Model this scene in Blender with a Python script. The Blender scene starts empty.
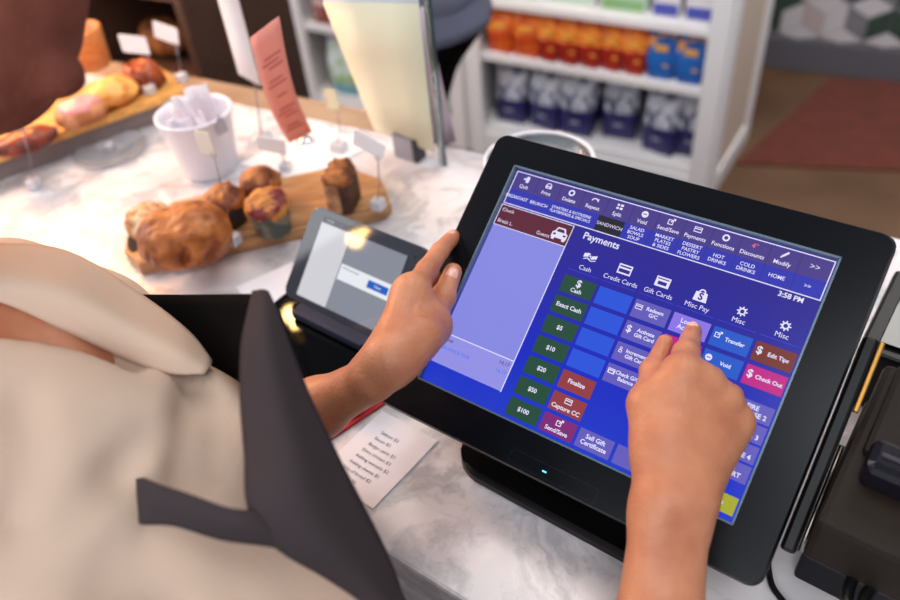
import bpy, bmesh, math, random
import numpy as np
from mathutils import Matrix, Vector
random.seed(7)
rng = np.random.default_rng(7)
scene = bpy.context.scene
# ------------------------------------------------------------------ camera
CAM = np.array([0, 0, 1.59])
F = 770.0
_up = np.array([-98, 875, F]); _up = _up/np.linalg.norm(_up)
_y = np.array([0, 0, -1.]); _y = _y-(_y@_up)*_up; _y /= np.linalg.norm(_y)
_x = np.cross(_y, _up)
RC = np.array([_x, _y, _up])
def ray(px, py): return RC@np.array([(px-450)/F, (300-py)/F, -1.])
def at(px, py, d): return CAM+ray(px, py)*d                     # point seen at a pixel, d metres deep
def onz(px, py, z):
    r = ray(px, py); return CAM+r*((z-CAM[2])/r[2])             # point seen at a pixel, on the level z
def onpl(px, py, p0, n):
    r = ray(px, py); return CAM+r*(((p0-CAM)@n)/(r@n))
cd = bpy.data.cameras.new('camera'); cam = bpy.data.objects.new('camera', cd)
scene.collection.objects.link(cam); scene.camera = cam
cd.sensor_width = 36; cd.lens = F/900*36; cd.clip_start = 0.02
cam.matrix_world = Matrix([[*RC[0], 0], [*RC[1], 0], [*RC[2], CAM[2]], [0, 0, 0, 1]])
cd.dof.use_dof = True; cd.dof.focus_distance = 0.68; cd.dof.aperture_fstop = 3.1
# ------------------------------------------------------------------ light
w = bpy.data.worlds.new('world'); scene.world = w; w.use_nodes = True
bg = w.node_tree.nodes['Background']; bg.inputs[1].default_value = 1
_t = w.node_tree.nodes.new('ShaderNodeTexCoord'); _s = w.node_tree.nodes.new('ShaderNodeSeparateXYZ'); _r = w.node_tree.nodes.new('ShaderNodeValToRGB')
w.node_tree.links.new(_t.outputs['Generated'], _s.inputs[0]); w.node_tree.links.new(_s.outputs['Z'], _r.inputs[0]); w.node_tree.links.new(_r.outputs[0], bg.inputs[0])
_r.color_ramp.elements[0].position = 0; _r.color_ramp.elements[0].color = (.57, .60, .68, 1)      # daylight around the horizon, dim ceiling above
_r.color_ramp.elements[1].position = .45; _r.color_ramp.elements[1].color = (.10, .11, .13, 1)
def area(name, loc, target, size, power, color, sy=None):
    l = bpy.data.lights.new(name, 'AREA'); l.energy = power; l.color = color; l.size = size
    if sy: l.shape = 'RECTANGLE'; l.size_y = sy
    o = bpy.data.objects.new(name, l); scene.collection.objects.link(o)
    o.location = loc
    o.rotation_euler = (Vector(target)-Vector(loc)).to_track_quat('-Z', 'Y').to_euler()
    return o
area('window_light', (-3.4, 1.7, 3.3), (.1, .8, .95), 2.4, 80, (.93, .96, 1), 1.8)
area('bookcase_fill_light', (.3, 1.6, 3.0), (.6, 2.6, .3), 1.6, 34, (1, .97, .94), 1.6)  # unseen overhead fill, added to whiten the bookcase
area('counter_fill_light', (.15, -.5, 2.7), (0, .45, .95), 1.1, 11, (.94, .97, 1), .9)  # unseen soft lamp added overhead to brighten the counter front
area('wall_fill_light', (1.9, 2.0, 2.7), (1.7, 3.0, .3), .8, 22, (1, .96, .92), .8)  # unseen fill added to lift the tiled wall
area('front_fill_light', (-1.2, -1.6, 2.6), (0, .9, .9), 2.2, 38, (.95, .97, 1), 1.4)  # added fill from the camera side for surfaces facing it, no real window
area('display_light', (-1.15, 1.75, 1.75), (-.75, 1.15, .95), .5, 17, (1, .46, .16), .5)
scene.view_settings.view_transform = 'Standard'; scene.view_settings.look = 'None'
scene.view_settings.exposure = 0.24; scene.view_settings.gamma = 1; scene.view_settings.use_curve_mapping = False
# ------------------------------------------------------------------ materials
def s2l(c): return tuple(((x/255)/12.92 if x/255 <= .04045 else ((x/255+.055)/1.055)**2.4) for x in c)
def mat(name, rgb, rough=.5, metal=0., spec=.5, sss=0, coat=0, trans=0, ior=1.45, bump=None, vary=None, sheen=0):
    """rgb in sRGB 0-255; bump=(scale,strength); vary=(scale,rgb2,detail,lo,hi)"""
    m = bpy.data.materials.new(name); m.use_nodes = True; nt = m.node_tree; b = nt.nodes['Principled BSDF']
    b.inputs['Base Color'].default_value = (*s2l(rgb), 1); b.inputs['Roughness'].default_value = rough
    b.inputs['Metallic'].default_value = metal; b.inputs['Specular IOR Level'].default_value = spec
    b.inputs['IOR'].default_value = ior
    if sss:
        b.inputs['Subsurface Weight'].default_value = sss; b.inputs['Subsurface Radius'].default_value = (1, .35, .2)
        b.inputs['Subsurface Scale'].default_value = .006
    if coat: b.inputs['Coat Weight'].default_value = coat; b.inputs['Coat Roughness'].default_value = .08
    if trans: b.inputs['Transmission Weight'].default_value = trans
    if sheen: b.inputs['Sheen Weight'].default_value = sheen
    tc = nt.nodes.new('ShaderNodeTexCoord')
    if vary:
        sc, c2, det, lo, hi = vary
        n = nt.nodes.new('ShaderNodeTexNoise'); n.inputs['Scale'].default_value = sc; n.inputs['Detail'].default_value = det
        nt.links.new(tc.outputs['Object'], n.inputs['Vector'])
        r = nt.nodes.new('ShaderNodeValToRGB'); r.color_ramp.elements[0].position = lo; r.color_ramp.elements[1].position = hi
        r.color_ramp.elements[0].color = (*s2l(rgb), 1); r.color_ramp.elements[1].color = (*s2l(c2), 1)
        nt.links.new(n.outputs['Fac'], r.inputs[0]); nt.links.new(r.outputs[0], b.inputs['Base Color'])
    if bump:
        n = nt.nodes.new('ShaderNodeTexNoise'); n.inputs['Scale'].default_value = bump[0]; n.inputs['Detail'].default_value = 5
        nt.links.new(tc.outputs['Object'], n.inputs['Vector'])
        bp = nt.nodes.new('ShaderNodeBump'); bp.inputs['Strength'].default_value = bump[1]; bp.inputs['Distance'].default_value = .002
        nt.links.new(n.outputs['Fac'], bp.inputs['Height']); nt.links.new(bp.outputs[0], b.inputs['Normal'])
    return m
def emat(name, rgb, strength=1., rough=.25):
    m = bpy.data.materials.new(name); m.use_nodes = True; b = m.node_tree.nodes['Principled BSDF']
    if name.startswith('ui_'): strength *= .88
    b.inputs['Base Color'].default_value = (.004, .004, .006, 1); b.inputs['Roughness'].default_value = rough
    b.inputs['Specular IOR Level'].default_value = .25
    b.inputs['Emission Color'].default_value = (*s2l(rgb), 1); b.inputs['Emission Strength'].default_value = strength
    return m
# ------------------------------------------------------------------ geometry collector
Z = np.array([0, 0, 1.])
def unit(v): v = np.array(v, float); return v/np.linalg.norm(v)
def frame(o, ax, ay, az=None):
    """4x4 from origin and axes"""
    ax = np.array(ax, float); ay = np.array(ay, float)
    if az is None: az = np.cross(ax, ay)
    M = np.eye(4); M[:3, 0] = ax; M[:3, 1] = ay; M[:3, 2] = az; M[:3, 3] = o; return M
def rz(deg, o=(0, 0, 0)):
    c, s = math.cos(math.radians(deg)), math.sin(math.radians(deg)); return frame(o, (c, s, 0), (-s, c, 0))
I4 = np.eye(4)
def xf(M, v): v = np.asarray(v, float); return v@M[:3, :3].T+M[:3, 3]
class G:
    def __init__(s): s.v = []; s.f = []; s.m = []; s.sm = []; s.n = 0
    def add(s, v, f, mi=0, smooth=False, M=None):
        v = np.asarray(v, float).reshape(-1, 3)
        if M is not None: v = xf(M, v)
        s.v.append(v); s.f += [tuple(int(i)+s.n for i in q) for q in f]; s.m += [mi]*len(f); s.sm += [smooth]*len(f); s.n += len(v); return s
    def bm(s, b, mi=0, smooth=False, M=None):
        b.verts.index_update(); b.verts.ensure_lookup_table()
        s.add([v.co[:] for v in b.verts], [[v.index for v in f.verts] for f in b.faces], mi, smooth, M); b.free(); return s
    def box(s, c, size, M=I4, bev=0, mi=0, seg=2, smooth=False):
        b = bmesh.new(); bmesh.ops.create_cube(b, size=1)
        for v in b.verts: v.co = Vector((v.co.x*size[0]+c[0], v.co.y*size[1]+c[1], v.co.z*size[2]+c[2]))
        if bev: bmesh.ops.bevel(b, geom=b.edges[:], offset=bev, segments=seg, affect='EDGES', profile=.5)
        return s.bm(b, mi, smooth, M)
    def prism(s, poly, z0, z1, M=I4, bev=0, mi=0, seg=2, smooth=False):
        b = bmesh.new(); lo = [b.verts.new((x, y, z0)) for x, y in poly]; hi = [b.verts.new((x, y, z1)) for x, y in poly]; n = len(poly)
        b.faces.new(lo[::-1]); b.faces.new(hi)
        for i in range(n): b.faces.new((lo[i], lo[(i+1) % n], hi[(i+1) % n], hi[i]))
        if bev:
            ed = [e for e in b.edges if abs(e.verts[0].co.z-e.verts[1].co.z) < 1e-7]
            bmesh.ops.bevel(b, geom=ed, offset=bev, segments=seg, affect='EDGES', profile=.5)
        bmesh.ops.recalc_face_normals(b, faces=b.faces[:])
        return s.bm(b, mi, smooth, M)
    def tube(s, pts, r, n=10, mi=0, M=None, cap=True):
        pts = [np.array(p, float) for p in pts]; rr = r if hasattr(r, '__len__') else [r]*len(pts)
        v = []; f = []; prev = None
        for i, p in enumerate(pts):
            t = unit(pts[min(i+1, len(pts)-1)]-pts[max(i-1, 0)])
            if prev is None:
                a = np.cross(t, Z) if abs(t[2]) < .9 else np.cross(t, [1, 0, 0]); a = unit(a)
            else: a = unit(prev-(prev@t)*t)
            prev = a; b = np.cross(t, a)
            for k in range(n):
                th = 2*math.pi*k/n; v.append(p+rr[i]*(a*math.cos(th)+b*math.sin(th)))
        for i in range(len(pts)-1):
            for k in range(n):
                f.append((i*n+k, i*n+(k+1) % n, (i+1)*n+(k+1) % n, (i+1)*n+k))
        if cap: f.append(tuple(range(n))[::-1]); f.append(tuple((len(pts)-1)*n+k for k in range(n)))
        return s.add(v, f, mi, True, M)
    def lathe(s, prof, n=28, mi=0, M=None, wob=None, smooth=True):
        v = []; f = []
        for j, (r, z) in enumerate(prof):
            for k in range(n):
                th = 2*math.pi*k/n; q = r*(1+(wob(th, j) if wob else 0)); v.append((q*math.cos(th), q*math.sin(th), z))
        for j in range(len(prof)-1):
            for k in range(n): f.append((j*n+k, j*n+(k+1) % n, (j+1)*n+(k+1) % n, (j+1)*n+k))
        if prof[0][0] > 1e-6: f.append(tuple(range(n))[::-1])
        if prof[-1][0] > 1e-6: f.append(tuple((len(prof)-1)*n+k for k in range(n)))
        return s.add(v, f, mi, smooth, M)
    def ring(s, R, r, z, n=40, k=8, M=None, mi=0):
        v = []; f = []
        for i in range(n):
            a = 2*math.pi*i/n
            for j in range(k):
                b = 2*math.pi*j/k; v.append(((R+r*math.cos(b))*math.cos(a), (R+r*math.cos(b))*math.sin(a), z+r*math.sin(b)))
        for i in range(n):
            for j in range(k): f.append((i*k+j, ((i+1) % n)*k+j, ((i+1) % n)*k+(j+1) % k, i*k+(j+1) % k))
        return s.add(v, f, mi, True, M)
    def grid(s, P, th=0, mi=0, smooth=True, M=None):
        """P (r,c,3) sheet, thickened by th"""
        P = np.asarray(P, float); r, c = P.shape[:2]
        du = np.gradient(P, axis=1); dv = np.gradient(P, axis=0); n = np.cross(du, dv); n /= (np.linalg.norm(n, axis=2, keepdims=True)+1e-12)
        A = (P+n*th/2).reshape(-1, 3); B = (P-n*th/2).reshape(-1, 3); f = []; N = r*c
        for i in range(r-1):
            for j in range(c-1):
                a = i*c+j; f.append((a, a+1, a+c+1, a+c)); f.append((N+a, N+a+c, N+a+c+1, N+a+1))
        rim = [j for j in range(c)]+[i*c+c-1 for i in range(1, r)]+[(r-1)*c+j for j in range(c-2, -1, -1)]+[i*c for i in range(r-2, 0, -1)]
        for i in range(len(rim)):
            a, b = rim[i], rim[(i+1) % len(rim)]; f.append((a, N+a, N+b, b))
        return s.add(np.vstack([A, B]), f, mi, smooth, M)
    def text(s, t, size, x, y, M, mi=1, align='CENTER', lift=0., bold=0., space=1.):
        cu = bpy.data.curves.new('t', 'FONT'); cu.body = t; cu.size = size; cu.align_x = align; cu.align_y = 'CENTER'
        cu.offset = bold; cu.resolution_u = 3; cu.space_line = space
        o = bpy.data.objects.new('t', cu); scene.collection.objects.link(o)
        dg = bpy.context.evaluated_depsgraph_get(); me = o.evaluated_get(dg).to_mesh()
        v = np.array([q.co[:] for q in me.vertices]).reshape(-1, 3); f = [tuple(q.vertices) for q in me.polygons]
        o.evaluated_get(dg).to_mesh_clear()
        bpy.data.objects.remove(o); bpy.data.curves.remove(cu)
        if len(v): s.add(v+np.array([x, y, lift]), f, mi, False, M)
        return s
    def rect(s, x0, y0, x1, y1, z, M=None, mi=0): return s.add([(x0, y0, z), (x1, y0, z), (x1, y1, z), (x0, y1, z)], [(0, 1, 2, 3)], mi, False, M)
def obj(name, g, mats, parent=None, loc=None, kind=None, recalc=False):
    me = bpy.data.meshes.new(name)
    base = np.array(parent.location) if parent else (np.array(loc, float) if loc is not None else np.zeros(3))
    pp = parent
    while pp is not None and pp.parent is not None: pp = pp.parent; base = base+np.array(pp.location)
    V = np.vstack(g.v)-base
    me.from_pydata(V.tolist(), [], g.f)
    if not isinstance(mats, (list, tuple)): mats = [mats]
    for m in mats: me.materials.append(m)
    me.polygons.foreach_set('material_index', [min(i, len(mats)-1) for i in g.m]); me.polygons.foreach_set('use_smooth', g.sm)
    me.validate(); me.update()
    if recalc:
        b = bmesh.new(); b.from_mesh(me); bmesh.ops.recalc_face_normals(b, faces=b.faces[:]); b.to_mesh(me); b.free()
    o = bpy.data.objects.new(name, me); scene.collection.objects.link(o)
    if parent: o.parent = parent
    elif loc is not None: o.location = loc
    if kind: o['kind'] = kind
    return o
def tag(o, label, cat=None, group=None):
    o['label'] = label
    if cat: o['category'] = cat
    if group: o['group'] = group
    return o
def thing(name, label, cat, loc=(0, 0, 0), group=None):
    o = bpy.data.objects.new(name, None); scene.collection.objects.link(o); o.location = tuple(float(x) for x in loc)
    o.empty_display_size = .02
    return tag(o, label, cat, group)
def dup(root, loc, rot=0, label=None, scale=None):
    r = root.copy(); scene.collection.objects.link(r); r.location = tuple(float(x) for x in loc); r.rotation_euler = (0, 0, math.radians(rot))
    if scale: r.scale = (scale,)*3 if not hasattr(scale, '__len__') else scale
    if label: r['label'] = label
    for ch in list(root.children):
        c = ch.copy(); scene.collection.objects.link(c); c.parent = r
        for q in ch.children:
            d = q.copy(); scene.collection.objects.link(d); d.parent = c
    return r
# ------------------------------------------------------------------ signed-distance sculpting for bodies and food
class SDF:
    def __init__(s, lo, hi, h):
        s.lo = np.array(lo, float); s.h = h; s.n = (np.ceil((np.array(hi)-s.lo)/h)+1).astype(int)
        s.f = np.full(s.n, .05, np.float32)
    def _sl(s, lo, hi):
        a = np.clip(np.floor((lo-s.lo)/s.h).astype(int), 0, s.n); b = np.clip(np.ceil((hi-s.lo)/s.h).astype(int)+1, 0, s.n)
        if (b <= a).any(): return None, None
        sl = tuple(slice(a[i], b[i]) for i in range(3))
        ax = [s.lo[i]+s.h*np.arange(a[i], b[i]) for i in range(3)]
        return sl, np.stack(np.meshgrid(*ax, indexing='ij'), -1)
    def _mix(s, sl, d, k, sub=False):
        f = s.f[sl]
        if sub:
            h = np.maximum(k-np.abs(-d-f), 0)/k; s.f[sl] = np.maximum(f, -d)+h*h*k*.25
        else:
            h = np.maximum(k-np.abs(d-f), 0)/k; s.f[sl] = np.minimum(f, d)-h*h*k*.25
    def cap(s, a, b, ra, rb=None, k=.01, sub=False):
        a = np.array(a, float); b = np.array(b, float); rb = ra if rb is None else rb; m = max(ra, rb)+k+3*s.h+.002
        sl, p = s._sl(np.minimum(a, b)-m, np.maximum(a, b)+m)
        if sl is None: return s
        ba = b-a; t = np.clip(((p-a)@ba)/max(ba@ba, 1e-12), 0, 1)
        d = np.linalg.norm(p-a-t[..., None]*ba, axis=-1)-(ra+(rb-ra)*t); s._mix(sl, d, k, sub); return s
    def ell(s, c, r, A=None, k=.01, sub=False):
        c = np.array(c, float); r = np.array(r, float); m = r.max()+k+3*s.h+.002
        sl, p = s._sl(c-m, c+m)
        if sl is None: return s
        q = p-c
        if A is not None: q = q@np.array(A, float).T      # rows of A = axes
        k0 = np.linalg.norm(q/r, axis=-1); k1 = np.linalg.norm(q/(r*r), axis=-1)+1e-9
        d = k0*(k0-1)/k1; s._mix(sl, d, k, sub); return s
    def chain(s, pts, rad, k=.01):
        for i in range(len(pts)-1): s.cap(pts[i], pts[i+1], rad[i], rad[i+1], k)
        return s
    def surf(s, p, d):
        """march from an inside point along d to the surface"""
        p = np.array(p, float); d = unit(d)
        for i in range(400):
            q = tuple(np.clip(np.round((p-s.lo)/s.h).astype(int), 0, s.n-1))
            if s.f[q] > 0: return p-d*s.h*.35
            p = p+d*s.h*.25
        return p
    def noise(s, fn):
        ax = [s.lo[i]+s.h*np.arange(s.n[i]) for i in range(3)]
        s.f += fn(*np.meshgrid(*ax, indexing='ij')).astype(np.float32); return s
    def mesh(s, smooth=1):
        f = s.f; ins = f < 0; n = s.n
        c = np.zeros(n-1, int)
        for i in (0, 1):
            for j in (0, 1):
                for k in (0, 1): c += ins[i:n[0]-1+i, j:n[1]-1+j, k:n[2]-1+k]
        act = (c > 0) & (c < 8); idx = np.argwhere(act); ID = np.full(n-1, -1); ID[act] = np.arange(len(idx))
        acc = np.zeros((len(idx), 3)); cnt = np.zeros(len(idx))
        off = [(i, j, k) for i in (0, 1) for j in (0, 1) for k in (0, 1)]
        for o1 in off:
            for axn in range(3):
                if o1[axn]: continue
                o2 = list(o1); o2[axn] = 1
                a = f[tuple((idx+o1).T)]; b = f[tuple((idx+o2).T)]; cr = (a < 0) != (b < 0)
                t = np.where(cr, a/np.where(cr, a-b, 1), 0); p = np.tile(np.array(o1, float), (len(idx), 1)); p[:, axn] += t
                acc[cr] += p[cr]; cnt[cr] += 1
        V = s.lo+s.h*(idx+acc/cnt[:, None]); Fc = []
        for axn in range(3):
            b_, c_ = (axn+1) % 3, (axn+2) % 3
            sl0 = [slice(None)]*3; sl1 = [slice(None)]*3; sl0[axn] = slice(0, -1); sl1[axn] = slice(1, None)
            A = ins[tuple(sl0)]; B = ins[tuple(sl1)]; e = np.argwhere(A != B)
            e = e[(e[:, b_] > 0) & (e[:, c_] > 0) & (e[:, b_] < n[b_]-1) & (e[:, c_] < n[c_]-1)]
            fl = A[tuple(e.T)]; q = []
            for db, dc in ((1, 1), (0, 1), (0, 0), (1, 0)):
                w_ = e.copy(); w_[:, b_] -= db; w_[:, c_] -= dc; q.append(ID[tuple(w_.T)])
            q = np.stack(q, 1); q[~fl] = q[~fl][:, ::-1]; Fc.append(q)
        Fc = np.vstack(Fc); Fc = Fc[(Fc >= 0).all(1)]
        for _ in range(smooth):
            S = np.zeros_like(V); N = np.zeros(len(V))
            for i in range(4):
                a, b = Fc[:, i], Fc[:, (i+1) % 4]; N += np.bincount(a, minlength=len(V))
                for q in range(3): S[:, q] += np.bincount(a, weights=V[b, q], minlength=len(V))
            V = .5*V+.5*S/np.maximum(N, 1)[:, None]
        return V, Fc
def sdf_add(g, s, mi=0, smooth=1, M=None):
    V, Fc = s.mesh(smooth); g.v.append(V if M is None else xf(M, V)); Fl = (Fc+g.n).tolist(); g.f += Fl; g.m += [mi]*len(Fl); g.sm += [True]*len(Fl); g.n += len(V); return g
# ================================================================== SETTING
CZ = .95                                    # counter height
AX = np.array([.7771, -.6293, 0]); AV = np.array([.6293, .7771, 0])       # along the counter edge / away from the staff
def marble(name, base, vein, sc=3.2, warm=None):
    m = bpy.data.materials.new(name); m.use_nodes = True; nt = m.node_tree; L = nt.links; b = nt.nodes['Principled BSDF']
    b.inputs['Roughness'].default_value = .22; b.inputs['Specular IOR Level'].default_value = .5
    tc = nt.nodes.new('ShaderNodeTexCoord')
    n1 = nt.nodes.new('ShaderNodeTexNoise'); n1.inputs['Scale'].default_value = 4; n1.inputs['Detail'].default_value = 6
    ad = nt.nodes.new('ShaderNodeVectorMath'); ad.operation = 'MULTIPLY_ADD'; ad.inputs[1].default_value = (.55, .55, .55)
    L.new(tc.outputs['Object'], n1.inputs['Vector']); L.new(n1.outputs['Color'], ad.inputs[0]); L.new(tc.outputs['Object'], ad.inputs[2])
    n2 = nt.nodes.new('ShaderNodeTexNoise'); n2.inputs['Scale'].default_value = sc*1.6; n2.inputs['Detail'].default_value = 9; n2.inputs['Roughness'].default_value = .62
    L.new(ad.outputs[0], n2.inputs['Vector'])
    sb = nt.nodes.new('ShaderNodeMath'); sb.operation = 'SUBTRACT'; sb.inputs[1].default_value = .5; L.new(n2.outputs['Fac'], sb.inputs[0])
    ab = nt.nodes.new('ShaderNodeMath'); ab.operation = 'ABSOLUTE'; L.new(sb.outputs[0], ab.inputs[0])
    r = nt.nodes.new('ShaderNodeValToRGB'); r.color_ramp.elements[0].position = 0; r.color_ramp.elements[0].color = (*s2l(vein), 1)
    r.color_ramp.elements[1].position = .07; r.color_ramp.elements[1].color = (*s2l(base), 1); L.new(ab.outputs[0], r.inputs[0])
    n3 = nt.nodes.new('ShaderNodeTexNoise'); n3.inputs['Scale'].default_value = 9; n3.inputs['Detail'].default_value = 7; L.new(ad.outputs[0], n3.inputs['Vector'])
    r3 = nt.nodes.new('ShaderNodeValToRGB'); r3.color_ramp.elements[0].position = .35; r3.color_ramp.elements[0].color = (*s2l((184, 188, 200)), 1)
    r3.color_ramp.elements[1].position = .55; r3.color_ramp.elements[1].color = (1, 1, 1, 1); L.new(n3.outputs['Fac'], r3.inputs[0])
    mx = nt.nodes.new('ShaderNodeMix'); mx.data_type = 'RGBA'; mx.blend_type = 'MULTIPLY'; mx.inputs[0].default_value = .3
    L.new(r.outputs[0], mx.inputs[6]); L.new(r3.outputs[0], mx.inputs[7]); L.new(mx.outputs[2], b.inputs['Base Color'])
    return m
M_marble = marble('marble', (228, 222, 224), (188, 185, 190), 2.4)
M_white = mat('white_paint', (232, 230, 228), .45)
M_bookwhite = mat('bookcase_white_paint', (236, 234, 236), .4)
M_panel = mat('cream_panel', (214, 196, 178), .5)
# counter: front edge through two seen points, far edge as measured
f0 = onz(384, 551.6, CZ); f1 = onz(461, 600, CZ); k0 = onz(453, 147, CZ); k1 = onz(900, 238, CZ)
ed = unit(f1-f0); kd = unit(k1-k0)
cpoly = [f0-ed*1.6, f0+ed*1.6, k0+kd*1.35, k0-kd*1.75]
g = G(); g.prism([(p[0], p[1]) for p in cpoly], CZ-.04, CZ, bev=.004)
obj('counter_top', g, M_marble, loc=(0, 0, 0), kind='structure')
g = G(); nrm = np.array([-ed[1], ed[0], 0])
bp = [cpoly[0]+nrm*.002, cpoly[1]+nrm*.002, cpoly[2]-nrm*.05, cpoly[3]-nrm*.05]
g.prism([(p[0], p[1]) for p in bp], 0, CZ-.0405); obj('counter_base', g, M_marble, loc=(0, 0, 0), kind='structure')
# beige stone ledge along the far edge (left part)
M_ledge = mat('beige_stone', (168, 144, 120), .35, vary=(8, (148, 124, 100), 4, .35, .65))
l0 = k0-kd*1.75; l1 = k0-kd*.10; kn = np.array([-kd[1], kd[0], 0])
g = G(); g.prism([(p[0], p[1]) for p in (l0+kn*.002, l1+kn*.002, l1+kn*.07, l0+kn*.07)], CZ-.045, CZ-.005, bev=.003)
obj('trim_1', g, M_ledge, loc=(0, 0, 0), kind='structure')
# floor with terracotta tiles
def floor_mat():
    m = bpy.data.materials.new('terracotta_floor'); m.use_nodes = True; nt = m.node_tree; L = nt.links; b = nt.nodes['Principled BSDF']
    b.inputs['Roughness'].default_value = .5
    tc = nt.nodes.new('ShaderNodeTexCoord'); n = nt.nodes.new('ShaderNodeTexNoise'); n.inputs['Scale'].default_value = 3; n.inputs['Detail'].default_value = 6
    L.new(tc.outputs['Object'], n.inputs['Vector'])
    r = nt.nodes.new('ShaderNodeValToRGB'); r.color_ramp.elements[0].color = (*s2l((92, 64, 42)), 1); r.color_ramp.elements[1].color = (*s2l((112, 82, 58)), 1)
    r.color_ramp.elements[0].position = .35; r.color_ramp.elements[1].position = .65
    L.new(n.outputs['Fac'], r.inputs[0]); L.new(r.outputs[0], b.inputs['Base Color']); return m
g = G(); g.box((0, 2, -.02), (9, 9, .04)); obj('floor', g, floor_mat(), loc=(0, 0, 0), kind='structure')
# red-brown rug on the floor by the tiled wall
M_rug = mat('rug_rust', (112, 50, 34), .95, vary=(14, (90, 42, 30), 6, .3, .7), sheen=.1)
c0 = onz(829, 80, 0); c1 = onz(735, 165, 0); wd = unit(onz(900, 81.7, 0)-onz(771.7, 66.7, 0))
c3 = onz(900, 172, 0); 
rp = [c0, c1, c1+(c3-c1)*1.7, c0+(c3-c1)*1.7]
g = G(); g.prism([(p[0], p[1]) for p in rp], 0.0005, .008, bev=.002)
tag(obj('rug', g, M_rug, loc=(float(c1[0]), float(c1[1]), 0)), 'rust red rug on the floor between bookcase and tiled wall', 'rug')
# back wall with hexagon-like pattern tiles over a grey band
wA = onz(771.7, 66.7, 0); wB = onz(900, 81.7, 0); wd = unit(wB-wA); wn = np.array([-wd[1], wd[0], 0])
FW = frame(wA, wd, Z, np.cross(wd, Z))
g = G(); g.box((0, 1.4, -.06), (9, 2.8, .1), M=FW); obj('wall_back', g, mat('wall_plaster', (150, 146, 142), .7), loc=tuple(wA), kind='structure')
tb = onpl(773, 37, wA, wn)[2]
g = G(); g.box((0, tb/2, .0), (9, tb, .03), M=FW, bev=.004); obj('baseboard_back', g, mat('grey_skirting', (98, 96, 104), .5), loc=tuple(wA), kind='structure')
# rhombus tiles
tm = [mat('tile_white', (205, 200, 204), .3), mat('tile_green', (58, 76, 68), .3), mat('tile_grey', (128, 128, 134), .3), mat('tile_pink', (190, 172, 172), .3)]
g = G(); s_ = .095; hx = s_*math.cos(math.radians(30))
for j in range(-1, 11):
    for i in range(-12, 22):
        cx = i*2*hx+(j % 2)*hx; cy = tb+.02+s_+j*1.5*s_
        for q in range(3):
            a0 = math.radians(30+120*q); pts = [(cx, cy)]
            for dd in (0, 60, 120): pts.append((cx+s_*math.cos(a0+math.radians(dd)), cy+s_*math.sin(a0+math.radians(dd))))
            mc = np.mean(pts, 0); pts = [(mc[0]+(p[0]-mc[0])*.97, max(tb+.003, mc[1]+(p[1]-mc[1])*.97)) for p in pts]
            if mc[1] < tb+.02: continue
            k = random.choice([0, 0, 1, 1, 2, 3])
            g.prism(pts, -.009, .002, M=FW, mi=k)
obj('wall_tiles', g, tm, loc=tuple(wA), kind='structure')
# ================================================================== BOOKCASES (front plane found from the photo)
Q = onz(704, 204.6, 0); E = np.array([.814, -.581, 0]); Gd = np.array([.581, .814, 0])
def bk(px, py, off=0.):                     # coordinates on the bookcase front plane: along E, height
    p = onpl(px, py, Q+Gd*off, Gd); return float((p-Q)@E), float(p[2])
BF = frame(Q, E, Gd, Z)
def bookcase(label, x0, x1, depth, zs, top, postw, loc):
    t = thing('bookcase', label, 'bookcase', loc)
    g = G(); g.box((x1-.012, depth/2+.003, top/2), (.024, depth-.006, top), M=BF, bev=.002)
    # raised stiles on the outer side
    obj('side_panel', g, M_panel, t)
    g = G()
    for yy in (.03, depth-.03): g.box((x1+.006, yy, top/2), (.012, .06, top), M=BF, bev=.002)
    g.box((x1+.006, depth/2, .04), (.012, depth-.12, .08), M=BF, bev=.002); obj('side_trim', g, M_bookwhite, t)
    g = G(); g.box((x0+.012, depth/2+.003, top/2), (.024, depth-.006, top), M=BF, bev=.002); obj('side_panel', g, M_bookwhite, t)
    for a, b in ((x0, x0+postw), (x1-postw, x1)):
        g = G(); g.box(((a+b)/2, -.008, top/2), (b-a, .022, top), M=BF, bev=.003); obj('post', g, M_bookwhite, t)
    g = G(); g.box(((x0+x1)/2, depth-.006, top/2), (x1-x0-.05, .012, top-.01), M=BF); obj('back_panel', g, mat('bookcase_back', (196, 190, 186), .5), t)
    for z in zs:
        g = G(); g.box(((x0+x1)/2, (depth-.014)/2-.004, z-.014), (x1-x0-.05, depth-.016, .028), M=BF, bev=.003); obj('shelf', g, M_bookwhite, t)
    g = G(); g.box(((x0+x1)/2, -.004, (zs[0]-.028)/2), (x1-x0-2*postw, .02, zs[0]-.03), M=BF, bev=.002); obj('plinth', g, M_bookwhite, t)
    g = G(); g.box(((x0+x1)/2, depth/2, top+.012), (x1-x0+.03, depth+.03, .024), M=BF, bev=.003); obj('top_board', g, M_bookwhite, t)
    return t
SZ = [.13, .42, .615, .90, 1.2]
bookcase('white open bookcase of navy bags on its lowest shelf, beside the tiled wall', -.925, 0, .50, SZ, 1.45, .062, tuple(Q))
SZ2 = [.115, .415, .66, .95, 1.2]
Q2 = Q+E*(-1.76)
bookcase('white open bookcase partly hidden behind the pale yellow menu sheet', -1.76, -.945, .50, SZ2, 1.45, .062, tuple(Q2))
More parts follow.
